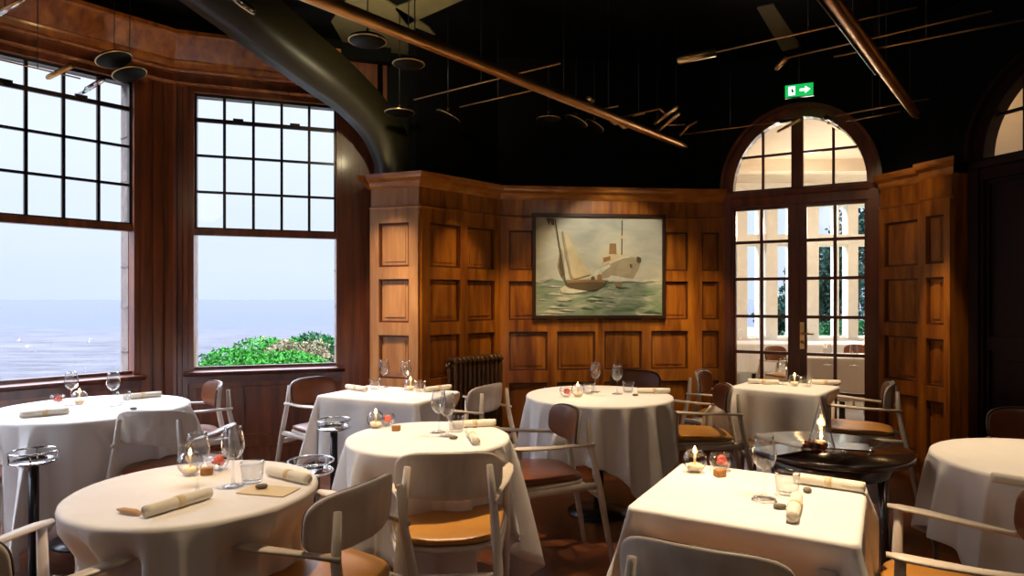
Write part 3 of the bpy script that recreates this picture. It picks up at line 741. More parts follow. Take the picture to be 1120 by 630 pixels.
def cloth(kind, cx, cy, rot, a, b, s, label, seed=0, rot0=0, flare=.06, amp=.042, nf=13, cornerflare=.2):
    rnd = random.Random(seed); P = outline(kind, a, b, rot0, s); n = len(P)
    ph = [rnd.uniform(0,2*PI) for _ in range(5)]
    m = MB(); vs = []; zt = TZ+.006
    near = []
    for (bx, by, fx, fy) in CH:
        f = Vector((fx,fy)).normalized(); o_ = Vector((bx,by))+f*.21
        if (o_-Vector((cx,cy))).length < max(a,b)+.5: near.append((o_, f))
    cr, sr = math.cos(rot), math.sin(rot)
    def dent(x, y, z, zt):
        # cloth pushed inwards where a chair stands against it
        wx, wy = cx+cr*x-sr*y, cy+sr*x+cr*y
        for o_, f in near:
            rgt = Vector((f.y,-f.x)); d = Vector((wx,wy))-o_
            lx, ly = abs(d.dot(rgt)), d.dot(f)
            lim = .225
            if ly < lim and ly > -.35 and lx < .36:
                k = min(1, max(0, (.36-lx)/.09)); k = k*k*(3-2*k)
                q = min(1, (zt-z)/.20); q = q*q*(3-2*q)
                p = Vector((wx,wy))+f*min(.13 if kind == 'rect' else .13, lim-ly)*k*q; wx, wy = p.x, p.y
        dx, dy = wx-cx, wy-cy
        return (cr*dx+sr*dy, -sr*dx+cr*dy, z)
    prof_top = [.002,.3,.6,.85,.97]; H_ = 12
    per = [0]
    for k in range(1,n): per.append(per[-1]+math.hypot(P[k][0]-P[k-1][0], P[k][1]-P[k-1][1])+ (.02 if kind!='round' and P[k][5]>0 else 0))
    tot = per[-1]+.02
    for k, (x, y, nx_, ny_, L, cf) in enumerate(P):
        w = 2*PI*per[k]/tot
        rid = lambda q: 1-2*abs(math.sin(q/2))**.8
        fold = (.75*rid(nf*w+ph[0]+1.2*math.sin(2*w+ph[1]))+.3*math.sin((nf*1.0//2*2+5)*w+ph[2])+.25*math.sin(3*w+ph[3]))
        for r in prof_top: vs.append((x*r, y*r, zt))
        vs.append((x, y, zt-.0005)); vs.append((x+nx_*.006, y+ny_*.006, zt-.004)); vs.append((x+nx_*.009, y+ny_*.009, zt-.014))
        for j in range(1, H_+1):
            t = j/H_; L2 = L-.014
            if kind == 'round':
                off = .010+flare*L2*t+amp*fold*t**.65*(L/.45)+.01*t
            else:
                off = .010+flare*L2*t+amp*.7*fold*t+cornerflare*cf*L2*t**.9
            off = max(off, .006)
            z = zt-.014-L2*t*(1-.06*cornerflare*cf)
            wob = .012*math.sin(nf*1.7*w+ph[4])*t
            vs.append(dent(x+nx_*off-ny_*wob, y+ny_*off+nx_*wob, max(.012, z), zt))
    M_ = len(prof_top)+3+H_; fs = []
    for k in range(n):
        k2 = (k+1) % n
        for j in range(M_-1): fs.append((k*M_+j, k*M_+j+1, k2*M_+j+1, k2*M_+j))
    m.add(vs, fs, True); o = m.build('tablecloth', LINEN)
    o.location = (cx,cy,0); o.rotation_euler = (0,0,rot)
    so = o.modifiers.new('Solidify','SOLIDIFY'); so.thickness = .0015; so.offset = 1
    return tag(o, label, 'tablecloth', 'white tablecloths')
R_ = math.radians
TT = TZ+.0085      # top of the cloth
def setting_table(kind, cx, cy, rot, a, b, s, tl, cl, **kw):
    table(kind, cx, cy, rot, a, b, tl); cloth(kind, cx, cy, rot, a, b, s, cl, **kw)
setting_table('round', -1.03, 2.13, 0, .37, .37, .80, 'round table under the long cloth at the front left', 'long white cloth on the round table at the front left', seed=1, rot0=.35, nf=11, flare=.14, amp=.07)
setting_table('round', -.375, 2.93, 0, .355, .355, .78, 'round table under the floor length cloth in the middle', 'white cloth falling nearly to the floor on the middle round table', seed=2, rot0=.55, nf=11, flare=.12, amp=.06)
setting_table('round', .56, 4.20, 0, .46, .46, .80, 'round table below the ship painting', 'white cloth with a low pointed corner on the round table below the painting', seed=3, rot0=.30, nf=15, flare=.07, amp=.05)
setting_table('round', -2.40, 3.72, 0, .50, .50, .92, 'large round table beside the left bay window', 'white cloth on the large round table beside the left window', seed=4, rot0=.9, nf=13, flare=.06, amp=.085)
setting_table('rect', .76, 2.055, R_(-30), .30, .30, .52, 'square table under the cloth at the front right', 'white cloth on the square table at the front right', seed=5, flare=.05, cornerflare=.30)
setting_table('rect', -.80, 4.27, R_(-24), .37, .27, .40, 'rectangular table standing against the wooden pillar', 'white cloth on the rectangular table against the pillar', seed=6)
setting_table('rect', 1.92, 4.60, R_(-40), .29, .27, .38, 'square table in front of the arched glass door', 'white cloth on the square table in front of the arched door', seed=7)
setting_table('round', 2.10, 2.47, 0, .43, .43, .72, 'round table at the right edge of the room', 'white cloth on the round table cut off by the right edge', seed=8, rot0=.2, nf=12, amp=.06)
# conservatory tables
setting_table('rect', 3.62, 7.15, R_(-10), .45, .35, .45, 'table standing just behind the glass door in the conservatory', 'white cloth on the conservatory table just behind the door', seed=9)
setting_table('rect', 4.5, 9.2, R_(5), .6, .35, .40, 'table below the conservatory windows on the right', 'white cloth on the conservatory table below the right windows', seed=10)
setting_table('rect', 3.45, 9.3, R_(0), .42, .35, .40, 'table below the conservatory windows on the left', 'white cloth on the conservatory table below the left windows', seed=11)

# dark bare round table
t = thing('side_table', 'bare dark polished round wooden table holding a glass cone lantern', 'table', (1.39,2.87,0))
m = MB(); m.lathe([(0,.685),(.30,.685),(.325,.69),(.335,.70),(.335,.712),(.33,.72),(0,.72)], 56); m.build('tabletop', TABLEW, t)
m = MB(); m.lathe([(0,.62),(.24,.62),(.25,.63),(.25,.684),(0,.684)], 40); m.build('apron', TABLEW, t)
for k in range(4):
    a = PI/4+k*PI/2+.4
    m = MB(); m.tube([(.21*math.cos(a),.21*math.sin(a),.66),(.23*math.cos(a),.23*math.sin(a),.0)], [.024,.014], 8); m.build('leg', TABLEW, t)

# ------------------------------------------------------------------ bucket stands
def make_stand():
    t = thing('wine_stand', '', 'stand')
    m = MB(); m.lathe([(0,0),(.115,0),(.12,.006),(.11,.014),(.03,.022),(0,.024)], 32); m.build('base', BLKMET, t)
    m = MB(); m.ring((0,0,.012), .122, .005); m.build('base_rim', CHROME, t)
    m = MB(); m.tube([(0,0,.02),(0,0,.60)], .022, 14); m.build('pole', BLKMET, t)
    m = MB(); m.lathe([(0,.595),(.085,.595),(.092,.60),(.085,.606),(0,.606)], 32); m.build('tray', CHROME, t)
    m = MB(); m.ring((0,0,.605), .095, .005); m.ring((0,0,.650), .098, .005)
    for k in range(4):
        a = k*PI/2+.5; m.tube([(.095*math.cos(a),.095*math.sin(a),.605),(.098*math.cos(a),.098*math.sin(a),.65)], .004, 6)
    m.build('rail', CHROME, t)
    return t
st0 = make_stand()
for i, (x, y, lb) in enumerate(((-2.26,3.08,'black pole stand with two chrome rings before the large left table'),
                                (-1.06,3.88,'black pole stand with chrome rings beside the pillar table'),
                                (-.895,2.90,'chrome ring stand between the front left and middle round tables'))):
    place(st0, i > 0, (x,y,0), .3*i, lb, 'wine bucket stands')

# ------------------------------------------------------------------ tableware
def make_glass():
    t = thing('wine_glass', '', 'glass')
    m = MB(); m.lathe([(.004,.078),(.014,.082),(.026,.095),(.032,.112),(.031,.13),(.026,.155),(.0235,.172),(.0228,.172),(.0253,.154),(.0302,.13),(.0310,.113),(.025,.097),(.013,.084),(.0,.081)], 24); m.build('bowl', GLASS, t)
    m = MB(); m.lathe([(0,.001),(.030,.001),(.031,.0025),(.012,.006),(.005,.011),(.0033,.03),(.0033,.07),(.0045,.079),(0,.081)], 20); m.build('stem', GLASS, t)
    return t
def make_tumbler():
    t = thing('tumbler', '', 'glass')
    m = MB(); m.lathe([(0,.001),(.026,.001),(.029,.006),(.033,.05),(.034,.062),(.0325,.062),(.0315,.05),(.027,.010),(0,.008)], 24); m.build('cup', GLASS, t)
    return t
def make_candle():
    t = thing('candle_bowl', '', 'candle')
    m = MB()
    pr = [(0,.001),(.018,.001)]+[(.037*math.sin(a), .037-.037*math.cos(a)) for a in [x*PI/16 for x in range(3,14)]]
    m.lathe(pr+[(r-.0012,z) for r,z in pr[:1:-1]]+[(0,.004)], 28); m.build('glass_ball', GLASS, t)
    m = MB(); m.lathe([(0,.005),(.018,.006),(.0225,.012),(.0225,.024),(0,.022)], 20); m.build('tealight', WAX, t)
    m = MB(); m.lathe([(0,.058),(.003,.062),(.0042,.067),(.003,.074),(.001,.080),(0,.082)], 12); m.build('flame', FLAME, t)
    m = MB(); m.tube([(0,0,.022),(0,0,.060)], .004, 6); m.build('wick', WAX, t)
    return t
def make_flowerbowl():
    t = thing('flower_bowl', '', 'bowl')
    m = MB()
    pr = [(0,.001),(.016,.001)]+[(.035*math.sin(a), .033-.033*math.cos(a)) for a in [x*PI/16 for x in range(3,12)]]
    m.lathe(pr+[(r-.0012,z) for r,z in pr[:1:-1]]+[(0,.004)], 28); m.build('glass_bowl', GLASS, t)
    rnd = random.Random(3)
    m = MB()
    for k in range(9):
        a = rnd.uniform(0,2*PI); r = rnd.uniform(0,.014)
        Mx = Matrix.Translation((r*math.cos(a), r*math.sin(a), .02+rnd.uniform(0,.018))) @ Matrix.Rotation(rnd.uniform(0,3), 4, 'X') @ Matrix.Rotation(rnd.uniform(0,3), 4, 'Z')
        m.lathe([(0,-.003),(.009,-.002),(.012,.001),(.006,.003),(0,.002)], 8, M=Mx)
    m.build('petals', PINK, t)
    return t
def make_block():
    t = thing('wooden_butter_dish', '', 'dish')
    m = MB(); m.prism([(-.018,-.012),(.016,-.014),(.020,.010),(-.014,.014)], 0, .022); m.build('dish', BLOCK, t, .003)
    return t
def make_pebble():
    m = MB(); m.lathe([(0,0),(.012,.001),(.017,.006),(.014,.012),(0,.014)], 12)
    o = m.build('pebble', PEB); o['category'] = 'stone'; o.scale = (1.2,.8,1); return o
def make_roll():
    t = thing('napkin_roll', '', 'napkin')
    m = MB(); r = .0175; pts = [(-.105,0,r),(-.09,0,r),(0,0,r),(.09,0,r),(.105,0,r)]
    m.tube(pts, [(r*.93,r*.93),(r,r),(r*1.02,r),(r,r),(r*.95,r*.93)], 18)
    # spiral folds at both ends
    for sx in (-1,1):
        sp = [(sx*.106, (r*.15+r*.7*k/30)*math.cos(k*.5), r+(r*.15+r*.7*k/30)*math.sin(k*.5)) for k in range(31)]
        m.tube(sp, .0012, 5)
    m.tube([(-.10, r*.75*1.0, r*1.72), (.10, r*.75, r*1.72)], .0015, 5)
    m.build('cloth', LINEN2, t)
    m = MB(); m.tube([(-.010,0,r),(.012,0,r)], [(r+.0018,r+.0012)]*2, 20); m.build('napkin_band', CARD, t)
    return t
PR = dict(glass=make_glass(), tumbler=make_tumbler(), candle=make_candle(), flowers=make_flowerbowl(), block=make_block(), pebble=make_pebble(), roll=make_roll())
used = {k: False for k in PR}
GN = dict(glass='wine glasses on the tables', tumbler='water tumblers on the tables', candle='glass ball candles on the tables', flowers='small flower bowls on the tables', block='wooden butter dishes on the tables', pebble='pebbles on the tables', roll='rolled napkins on the tables')
CANDLES = []
def put(kind, px, py, label, rz=0, z=TT, sc=1):
    p = atZ(px, py, z)
    o = place(PR[kind], used[kind], (p.x,p.y,z), rz, label, GN[kind]); used[kind] = True
    if kind in ('glass','tumbler','candle','flowers','block'): o.scale = (1.14,1.14,1.14)
    if kind == 'candle': CANDLES.append(p)
    return o
def roll(pa, pb, label, z=TT):
    a, b = atZ(*pa, z), atZ(*pb, z); c = (a+b)/2; d = b-a
    o = place(PR['roll'], used['roll'], (c.x,c.y,z), math.atan2(d.y,d.x), label, GN['roll']); used['roll'] = True
    return o
# front left table
put('candle', 208, 519, 'lit glass ball candle on the front left table')
put('glass', 216, 541, 'nearer wine glass beside the candle on the front left table')
put('glass', 255, 532, 'wine glass behind the small card on the front left table')
put('flowers', 238, 514, 'glass bowl of pink petals on the front left table')
put('block', 226, 519, 'small wooden block dish on the front left table', .4)
put('tumbler', 276, 528, 'water tumbler behind the card on the front left table')
roll((160,566), (228,545), 'rolled napkin lying towards us on the front left table')
roll((291,519), (341,531), 'rolled napkin at the right rim of the front left table')
def flat(name, label, cat, px, py, pts, h, mat, rz, z=TT, parts=None):
    p = atZ(px,py,z); m = MB(); m.prism(pts, 0, h); o = m.build(name, mat, None, .001); o.location = p; o.rotation_euler = (0,0,rz)
    return tag(o, label, cat)
flat('menu_card', 'parchment coloured card under a pebble on the front left table', 'card', 294, 537, [(-.085,-.05),(.085,-.05),(.085,.05),(-.085,.05)], .003, CARD, -.25)
put('pebble', 286, 534, 'flat stone lying on the card of the front left table', .3, TT+.004)
m = MB(); m.tube([(-.045,0,.008),(-.02,0,.009),(.02,0,.009),(.045,0,.006)], [(.004,.003),(.011,.007),(.012,.007),(.006,.004)], 10)
o = m.build('bread_stick', BREAD); o.location = atZ(141,562,TT); o.rotation_euler = (0,0,-.35); tag(o, 'pale wooden knife handle beside the napkin on the front left table', 'cutlery')
# middle round table
put('candle', 411, 468, 'lit glass ball candle on the middle round table')
put('flowers', 423, 466, 'glass bowl of petals on the middle round table')
put('block', 433, 471, 'wooden block dish on the middle round table', .2)
put('glass', 480, 473, 'left of the two wine glasses on the middle round table')
put('glass', 489, 477, 'right of the two wine glasses on the middle round table')
put('tumbler', 499, 472, 'water tumbler beside the glasses on the middle round table')
roll((500,468), (537,466), 'rolled napkin across the back of the middle round table')
roll((521,487), (513,476), 'rolled napkin pointing at us on the middle round table')
put('pebble', 496, 480, 'flat stone near the napkin on the middle round table')
# pillar table
put('glass', 420, 424, 'wine glass at the left on the pillar table')
put('glass', 444, 426, 'wine glass next to the candle on the pillar table')
put('candle', 449, 427, 'lit glass ball candle on the pillar table')
put('tumbler', 410, 426, 'water tumbler on the pillar table')
put('tumbler', 460, 428, 'water tumbler right of the candle on the pillar table')
roll((376,425), (404,429), 'rolled napkin at the left end of the pillar table')
roll((466,429), (492,426), 'rolled napkin at the right end of the pillar table')
# below the painting
put('candle', 632, 434, 'lit glass ball candle on the table below the painting')
put('flowers', 619, 434, 'glass bowl of petals on the table below the painting')
put('glass', 651, 429, 'left wine glass on the table below the painting')
put('glass', 675, 431, 'right wine glass on the table below the painting')
put('tumbler', 644, 431, 'left water tumbler on the table below the painting')
put('tumbler', 687, 429, 'right water tumbler on the table below the painting')
roll((701,430), (729,430), 'rolled napkin on the table below the painting')
put('pebble', 695, 433, 'flat stone on the table below the painting')
# door table
put('candle', 869, 422, 'lit glass ball candle on the door table')
put('glass', 856, 421, 'wine glass left of the candle on the door table')
put('tumbler', 882, 423, 'water tumbler right of the candle on the door table')
roll((815,419), (855,421), 'rolled napkin at the left of the door table')
roll((886,420), (918,421), 'rolled napkin at the right of the door table')
# left window table
put('glass', 78, 443, 'wine glass next to the candle on the left window table')
put('glass', 124, 444, 'wine glass near the napkin on the left window table')
put('candle', 87, 442, 'lit glass ball candle on the left window table')
put('flowers', 63, 443, 'glass bowl of petals on the left window table')
put('tumbler', 135, 442, 'water tumbler on the left window table')
roll((27,457), (70,453), 'rolled napkin at the front of the left window table')
roll((139,437), (172,434), 'rolled napkin at the back of the left window table')
put('pebble', 146, 448, 'flat stone on the left window table')
# front right table
put('candle', 760, 516, 'lit glass ball candle on the front square table')
put('flowers', 788, 514, 'glass bowl of petals on the front square table')
put('block', 787, 521, 'wooden block dish beside the bowl on the front square table', .5)
put('glass', 836, 545, 'wine glass on the front square table')
put('tumbler', 861, 541, 'water tumbler on the front square table')
put('pebble', 853, 556, 'dark stone near the wine glass on the front square table')
put('pebble', 883, 538, 'dark stone near the back napkin on the front square table', 1)
roll((870,528), (944,539), 'rolled napkin along the back edge of the front square table')
roll((866,573), (872,549), 'rolled napkin pointing at us on the front square table')
# right edge table
roll((1107,531), (1150,538), 'rolled napkin on the right edge table')
put('glass', 1140, 515, 'wine glass on the right edge table')
# conservatory table ware
put('glass', 905, 399, 'wine glass on the conservatory table just behind the door')
put('glass', 934, 400, 'second wine glass on the conservatory table just behind the door')
# lantern on the dark table
p = atZ(898, 490, .72)
t = thing('cone_lantern', 'tall glass cone lantern with a lit flame on the dark table', 'lantern', (p.x,p.y,.722))
m = MB(); m.lathe([(.055,0),(.056,.002),(.004,.215),(.0025,.216),(.003,.212),(.0545,.003)], 32); m.build('glass_cone', GLASS, t)
m = MB(); m.lathe([(0,.001),(.020,.001),(.020,.03),(.006,.034),(0,.034)], 16); m.build('candle', WAX, t)
m = MB(); m.lathe([(0,.036),(.004,.043),(.006,.052),(.004,.064),(0,.074)], 12); m.build('flame', FLAME, t)
CAN_L = Vector((p.x,p.y,.78))
t = thing('dried_flowers', 'heap of rust red dried flowers beside the lantern on the dark table', 'flowers', (*atZ(889,492,.722)[:2],.722))
rnd = random.Random(5)
for (mt, n_, nm) in ((RUST,26,'petals'),(P_DARK,14,'seed_heads'),(CHROME,5,'glass_beads')):
    m = MB()
    for k in range(n_):
        a = rnd.uniform(0,2*PI); r = rnd.uniform(0,.055)
        Mx = Matrix.Translation((r*math.cos(a)-.0, r*math.sin(a)*.6, .008+rnd.uniform(0,.02))) @ Matrix.Rotation(rnd.uniform(0,3), 4, 'X') @ Matrix.Rotation(rnd.uniform(0,3), 4, 'Z')
        s_ = .5 if mt is CHROME else 1
        m.lathe([(0,-.004*s_),(.007*s_,-.003*s_),(.013*s_,.001),(.007*s_,.004*s_),(0,.003*s_)], 7, M=Mx)
    m.build(nm, mt, t)
m = MB(); m.tube([(-.09,0,.003),(.02,0,.003),(.09,0,.003)], [(.004,.0025),(.005,.0025),(.002,.001)], 8); o = m.build('table_knife', CHROME)
o.location = (*atZ(952,494,.722)[:2], .722); o.rotation_euler = (0,0,1.0); tag(o, 'slim knife lying on the dark round table', 'knife')
for i, (px, py, rz) in enumerate(((850,492,.5),(925,488,-.3))):
    m = MB(); m.prism([(-.10,-.07),(.10,-.07),(.10,.07),(-.10,.07)], 0, .002); o = m.build('menu', TABLEW, None)
    o.location = (*atZ(px,py,.722)[:2], .722); o.rotation_euler = (0,0,rz)
    tag(o, 'dark glossy menu folder on the %s of the bare round table' % ('left','right')[i], 'menu', 'menus on the dark table')

# ------------------------------------------------------------------ radiator
wf = w_pr
t = thing('radiator', 'bronze brown column radiator against the panelled wall right of the pillar', 'radiator', (0,0,0))
ua, ub = .27, .80
n_ = 11
for k in range(n_):
    u = ua+(ub-ua)*k/(n_-1); m = MB()
    for dd_ in (.06,.14):
        m.tube([wf.pt(u,dd_,.10), wf.pt(u,dd_,.16), wf.pt(u,dd_,.78), wf.pt(u,dd_,.84)], [(.012,.016),(.018,.018),(.018,.018),(.012,.016)], 10)
    m.tube([wf.pt(u,.045,.83), wf.pt(u,.075,.862), wf.pt(u,.125,.862), wf.pt(u,.155,.83)], .021, 8)
    m.tube([wf.pt(u,.045,.14), wf.pt(u,.10,.12), wf.pt(u,.155,.14)], .019, 8)
    m.build('column', IRON, t)
m = MB(); m.tube([wf.pt(ua,.10,.81), wf.pt(ub,.10,.81)], .02, 8); m.build('header', IRON, t); m = MB(); m.tube([wf.pt(ua,.10,.17), wf.pt(ub,.10,.17)], .02, 8); m.build('header', IRON, t)
for u in (ua+.02, ub-.02):
    m = MB(); m.tube([wf.pt(u,.10,.14), wf.pt(u,.10,0)], .013, 8); m.build('foot', IRON, t)
m = MB(); m.tube([wf.pt(ua-.02,.10,.81), wf.pt(ua-.065,.10,.81), wf.pt(ua-.085,.11,.815)], [.012,.02,.013], 12); m.build('valve', CHROME, t)
m = MB(); m.tube([wf.pt(ub+.03,.10,.80), wf.pt(ub+.03,.02,.80)], .008, 8); m.tube([wf.pt(ub+.02,.10,.80), wf.pt(ub+.045,.10,.80)], .018, 10); m.build('bracket_knob', CHROME, t)

# ------------------------------------------------------------------ painting
wf = w_bk
u0, u1, z0, z1 = .335, 1.535, 1.218, 2.13
t = thing('painting', 'framed seascape with a sailing yacht and a steamship hanging on the panelled wall', 'painting', (0,0,0))
m = MB(); e = .03
wf.box(m, u0-e, u0, z0-e, z1+e, .022, .06); wf.box(m, u1, u1+e, z0-e, z1+e, .022, .06)
wf.box(m, u0, u1, z0-e, z0, .022, .06); wf.box(m, u0, u1, z1, z1+e, .022, .06)
m.build('frame', pbr('frame_black', (.035,.014,.006), rough=.3), t)
def PP(x, y):        # picture coordinates of the painting -> wall coordinates
    return u0+(x-72)/623*(u1-u0), z1-(y-78)/480*(z1-z0)
def paint(name, pts, mat, layer, parent=t):
    m = MB(); P = [PP(*q) for q in pts]; d0, d1 = .035+.0012*layer, .0358+.0012*layer
    n = len(P); vs = [wf.pt(u,d0,z) for u,z in P]+[wf.pt(u,d1,z) for u,z in P]
    m.add(vs, [tuple(range(n)), tuple(range(n,2*n))[::-1]]+[(i,(i+1)%n,n+(i+1)%n,n+i) for i in range(n)])
    return m.build(name, mat, parent)
paint('painted_sky', [(72,78),(695,78),(695,400),(72,400)], P_SKY, 0)
hz = [(72+623*k/24, 388+9*math.sin(k*1.7)+7*math.sin(k*.9+1)) for k in range(25)]
paint('painted_sea', hz+[(695,558),(72,558)], P_SEA, 1)
paint('painted_steamship', [(330,385),(372,335),(430,300),(500,270),(560,264),(590,280),(580,325),(552,378),(440,372),(380,380)], P_HULL, 2)
paint('painted_deckhouse', [(395,290),(408,262),(440,256),(470,252),(512,262),(505,272),(430,300),(392,312)], P_SAIL, 3)
paint('painted_funnel', [(433,206),(465,206),(468,258),(430,258)], P_FUN, 4)
paint('painted_mast', [(492,92),(498,92),(496,262),(490,262)], P_DARK, 4)
paint('painted_crow_nest', [(484,168),(506,168),(502,182),(488,182)], P_SAIL, 5)
paint('painted_anchor', [(568,268),(588,275),(590,295),(576,305),(566,290)], P_DARK, 5)
paint('painted_hawse', [(532,305),(546,310),(544,328),(534,322)], P_DARK, 5)
paint('painted_bow_rim', [(430,300),(500,270),(560,264),(590,280),(588,287),(558,272),(500,278),(434,307)], P_FOAM, 4)
paint('painted_bow_shade', [(330,385),(372,335),(430,306),(438,316),(395,350),(375,383)], P_FOAM, 3)
paint('painted_boat_deck', [(400,276),(436,268),(438,288),(404,298)], P_FUN, 5)
paint('painted_jib_shade', [(190,250),(198,262),(206,372),(198,366),(184,320)], P_DARK, 9)
paint('painted_foam', [(420,382),(440,362),(470,366),(500,372),(540,378),(600,382),(680,386),(600,396),(520,392),(430,394)], P_FOAM, 6)
paint('painted_foam', [(190,430),(220,408),(260,420),(330,440),(250,452),(200,450)], P_FOAM, 6)
paint('painted_foam', [(90,384),(125,366),(150,380),(110,392)], P_FOAM, 6)
paint('painted_sail', [(206,148),(222,160),(300,300),(345,358),(256,382),(222,270)], P_SAIL, 7)
paint('painted_sail', [(198,150),(206,150),(252,384),(244,384),(215,260)], P_HULL, 8)
paint('painted_jib', [(196,230),(205,250),(212,330),(216,385),(196,368),(178,320),(186,270)], P_HULL, 7)
paint('painted_mast', [(162,90),(168,90),(218,388),(210,388)], P_DARK, 8)
paint('painted_pennant', [(122,86),(160,88),(162,120),(150,118),(142,96),(138,122),(126,98)], P_DARK, 8)
paint('painted_yacht_hull', [(214,392),(260,388),(340,386),(420,388),(410,412),(370,436),(310,436),(240,424),(216,412)], P_DARK, 9)
paint('painted_deck', [(222,388),(330,382),(414,386),(410,396),(330,394),(225,400)], P_FUN, 10)
paint('painted_sailor', [(372,362),(384,356),(394,366),(396,388),(370,388)], P_FUN, 10)
paint('painted_sailor', [(340,372),(352,366),(360,376),(360,388),(340,388)], P_DARK, 10)
rp = random.Random(11)
for k in range(26):                                                  # wave crests
    x = rp.uniform(80,600); y = rp.uniform(410,545); w_ = rp.uniform(25,75)*(1+(y-410)/200); h_ = w_*.10
    P_ = [(x,y),(x+w_*.3,y-h_),(x+w_*.6,y-h_*.3),(x+w_,y+h_*.2),(x+w_*.7,y+h_*.5),(x+w_*.3,y+h_*.2)]
    P_ = [(min(694,a),min(557,b)) for a,b in P_]
    paint('painted_wave', P_, P_FOAM if k%3 else P_DKSEA, 5+.02*k)
paint('painted_dinghy', [(458,405),(475,396),(492,402),(494,418),(466,420)], P_FUN, 9)

# ------------------------------------------------------------------ exit sign
p = atY(874, 99, 5.42)
t = thing('exit_sign', 'green lit emergency exit sign with a white door and arrow above the arched door', 'sign', p, -.42)
w_, h_ = .107, .05
m = MB(); m.box(-w_, w_, -.012, .012, -h_, h_); m.build('sign_box', emit('exit_green', (.01,.55,.10), 1.0), t)
m = MB(); m.box(-w_-.003, w_+.003, -.008, .014, h_, h_+.006); m.box(-w_-.003, w_+.003, -.008, .014, -h_-.006, -h_); m.build('sign_rim', BLKMET, t)
EW = emit('exit_white', (.8,1,.85), 2.2)
m = MB(); m.box(-.082,-.030,-.0135,-.012,-.036,.036); m.build('door_symbol', EW, t)
Mx = Matrix(((1,0,0,0),(0,0,-1,-.012),(0,1,0,0),(0,0,0,1)))
m = MB(); m.prism([(.005,-.010),(.045,-.010),(.045,-.030),(.085,0),(.045,.030),(.045,.010),(.005,.010)], 0, .0015, Mx); m.build('arrow_symbol', EW, t)
m = MB(); m.prism([(-.062,.008),(-.052,.020),(-.046,.008),(-.040,-.006),(-.048,-.026),(-.054,-.010),(-.066,-.024),(-.058,-.004)], .0018, .003, Mx)
m.build('running_symbol', pbr('sign_green', (.01,.3,.06)), t)
m = MB(); m.tube([(0,.0,h_),(0,0,3.6-p.z)], .004, 6); m.build('hanger', BLKMET, t)

# ------------------------------------------------------------------ ceiling lamp system (brass rails, rods, tube and disc lamps)
ZL = 2.78
def hang(parent, p, ztop=3.6, r=.0035, name='stem'):
    m = MB(); m.tube([p, (p[0],p[1],ztop+.015)], r, 6); return m.build(name, BLKMET, parent)
def rail(pa, pb, lab, z=2.75, r=(.034,.019)):
    a, b = atZ(*pa, z), atZ(*pb, z)
    d = (b-a).normalized()
    t = thing('brass_rail', lab, 'lighting rail', (0,0,0), 0, 'brass lighting rails')
    m = MB(); m.tube([a-d*.6, a, (a+b)/2, b-d*.15, b], [r[0], r[0], r[0], r[0]*.9, r[1]*.3], 12); m.build('rail_tube', BRASS, t)
    s_ = Vector((d.y,-d.x,0))
    m = MB(); m.tube([a-d*.6+s_*-.07+Vector((0,0,.03)), b-d*1.2+s_*-.07+Vector((0,0,.03))], .008, 8); m.build('cable', BLKMET, t)
    for q in (.15,.5,.85): hang(t, a+(b-a)*q)
    return t, a, b
t, ra, rb = rail((350,0), (752,161), 'long brass rail crossing the dark ceiling from the upper left')
p = atZ(679,134,2.75)
d = (rb-ra).normalized()
m = MB(); m.tube([p-d*.13,p-d*.07,p-d*.05,p,p+d*.06,p+d*.1], [.027,.036,.020,.028,.040,.026], 12); m.build('joint', BRASSL, t)
rail((912,0), (1004,129), 'shorter brass rail on the right of the ceiling')

def rod(pa, pb, lab, lamps=(), z=ZL, r=.0055, stems=(.5,)):
    a, b = atZ(*pa, z), atZ(*pb, z)
    t = thing('lamp_rod', lab, 'lamp', (0,0,0), 0, 'thin lamp rods under the ceiling')
    m = MB(); m.tube([a, b], r, 8); m.build('rod', BRASS, t)
    for q in stems: hang(t, a+(b-a)*q)
    for (qa, qb, rr, mt) in lamps:
        c, e_ = atZ(*qa, z), atZ(*qb, z+.02)
        m = MB(); m.tube([c, c+(e_-c)*.05, e_], [rr*.8, rr, rr], 10); m.build('lamp_tube', mt, t)
    return t
rod((453,109), (613,69), 'thin brass rod under the rail, left of centre')
rod((503,117), (590,97), 'second thin rod just below the first, left of centre')
rod((783,57), (1003,8), 'long thin rod ending in a brass tube lamp, right of centre', [((741,66),(783,57),.026,BRASSL)])
rod((858,64), (1085,12), 'thin rod with a small angled lamp above the exit sign', [((849,75),(860,64),.016,BRASS)])
rod((912,62), (1130,20), 'thin rod passing behind the right brass rail')
rod((913,127), (1016,108), 'thin rod right of the arch with a small spotlight cluster', [((903,128),(915,136),.018,BLKMET),((906,134),(917,141),.014,BRASS),((898,131),(908,127),.012,BRASSL)])
rod((925,133), (985,122), 'lowest thin rod in front of the arched door')
rod((748,147), (853,133), 'thin rod with a tilted spotlight in front of the arch left side', [((851,144),(876,130),.013,BRASSL),((853,133),(866,131),.016,BLKMET)])
rod((676,129), (722,119), 'bent rod behind the rail joint, with crossed tube lamps', [((716,135),(741,117),.014,BRASSL),((721,142),(743,124),.014,BRASSL),((722,119),(727,124),.008,BRASS)])
rod((730,137), (749,136), 'small bent lamp arm at the end of the long rail', [((744,148),(753,138),.010,BRASS),((753,138),(762,133),.008,BRASS)])
rod((692,127), (705,124), 'tiny lamp arm beyond the long rail')
rod((655,120), (676,116), 'short rod above the rail joint', [((643,107),(648,111),.014,BRASSL)])
rod((-10,63), (88,86), 'thin dark rod crossing the top panes of the left window', [((86,103),(113,87),.018,CHROME),((52,85),(78,72),.018,BRASS)], z=2.9)
rod((-10,17), (22,0), 'silver tube lamp cut off by the upper left corner', [((-8,20),(26,-2),.012,CHROME)], z=2.9)

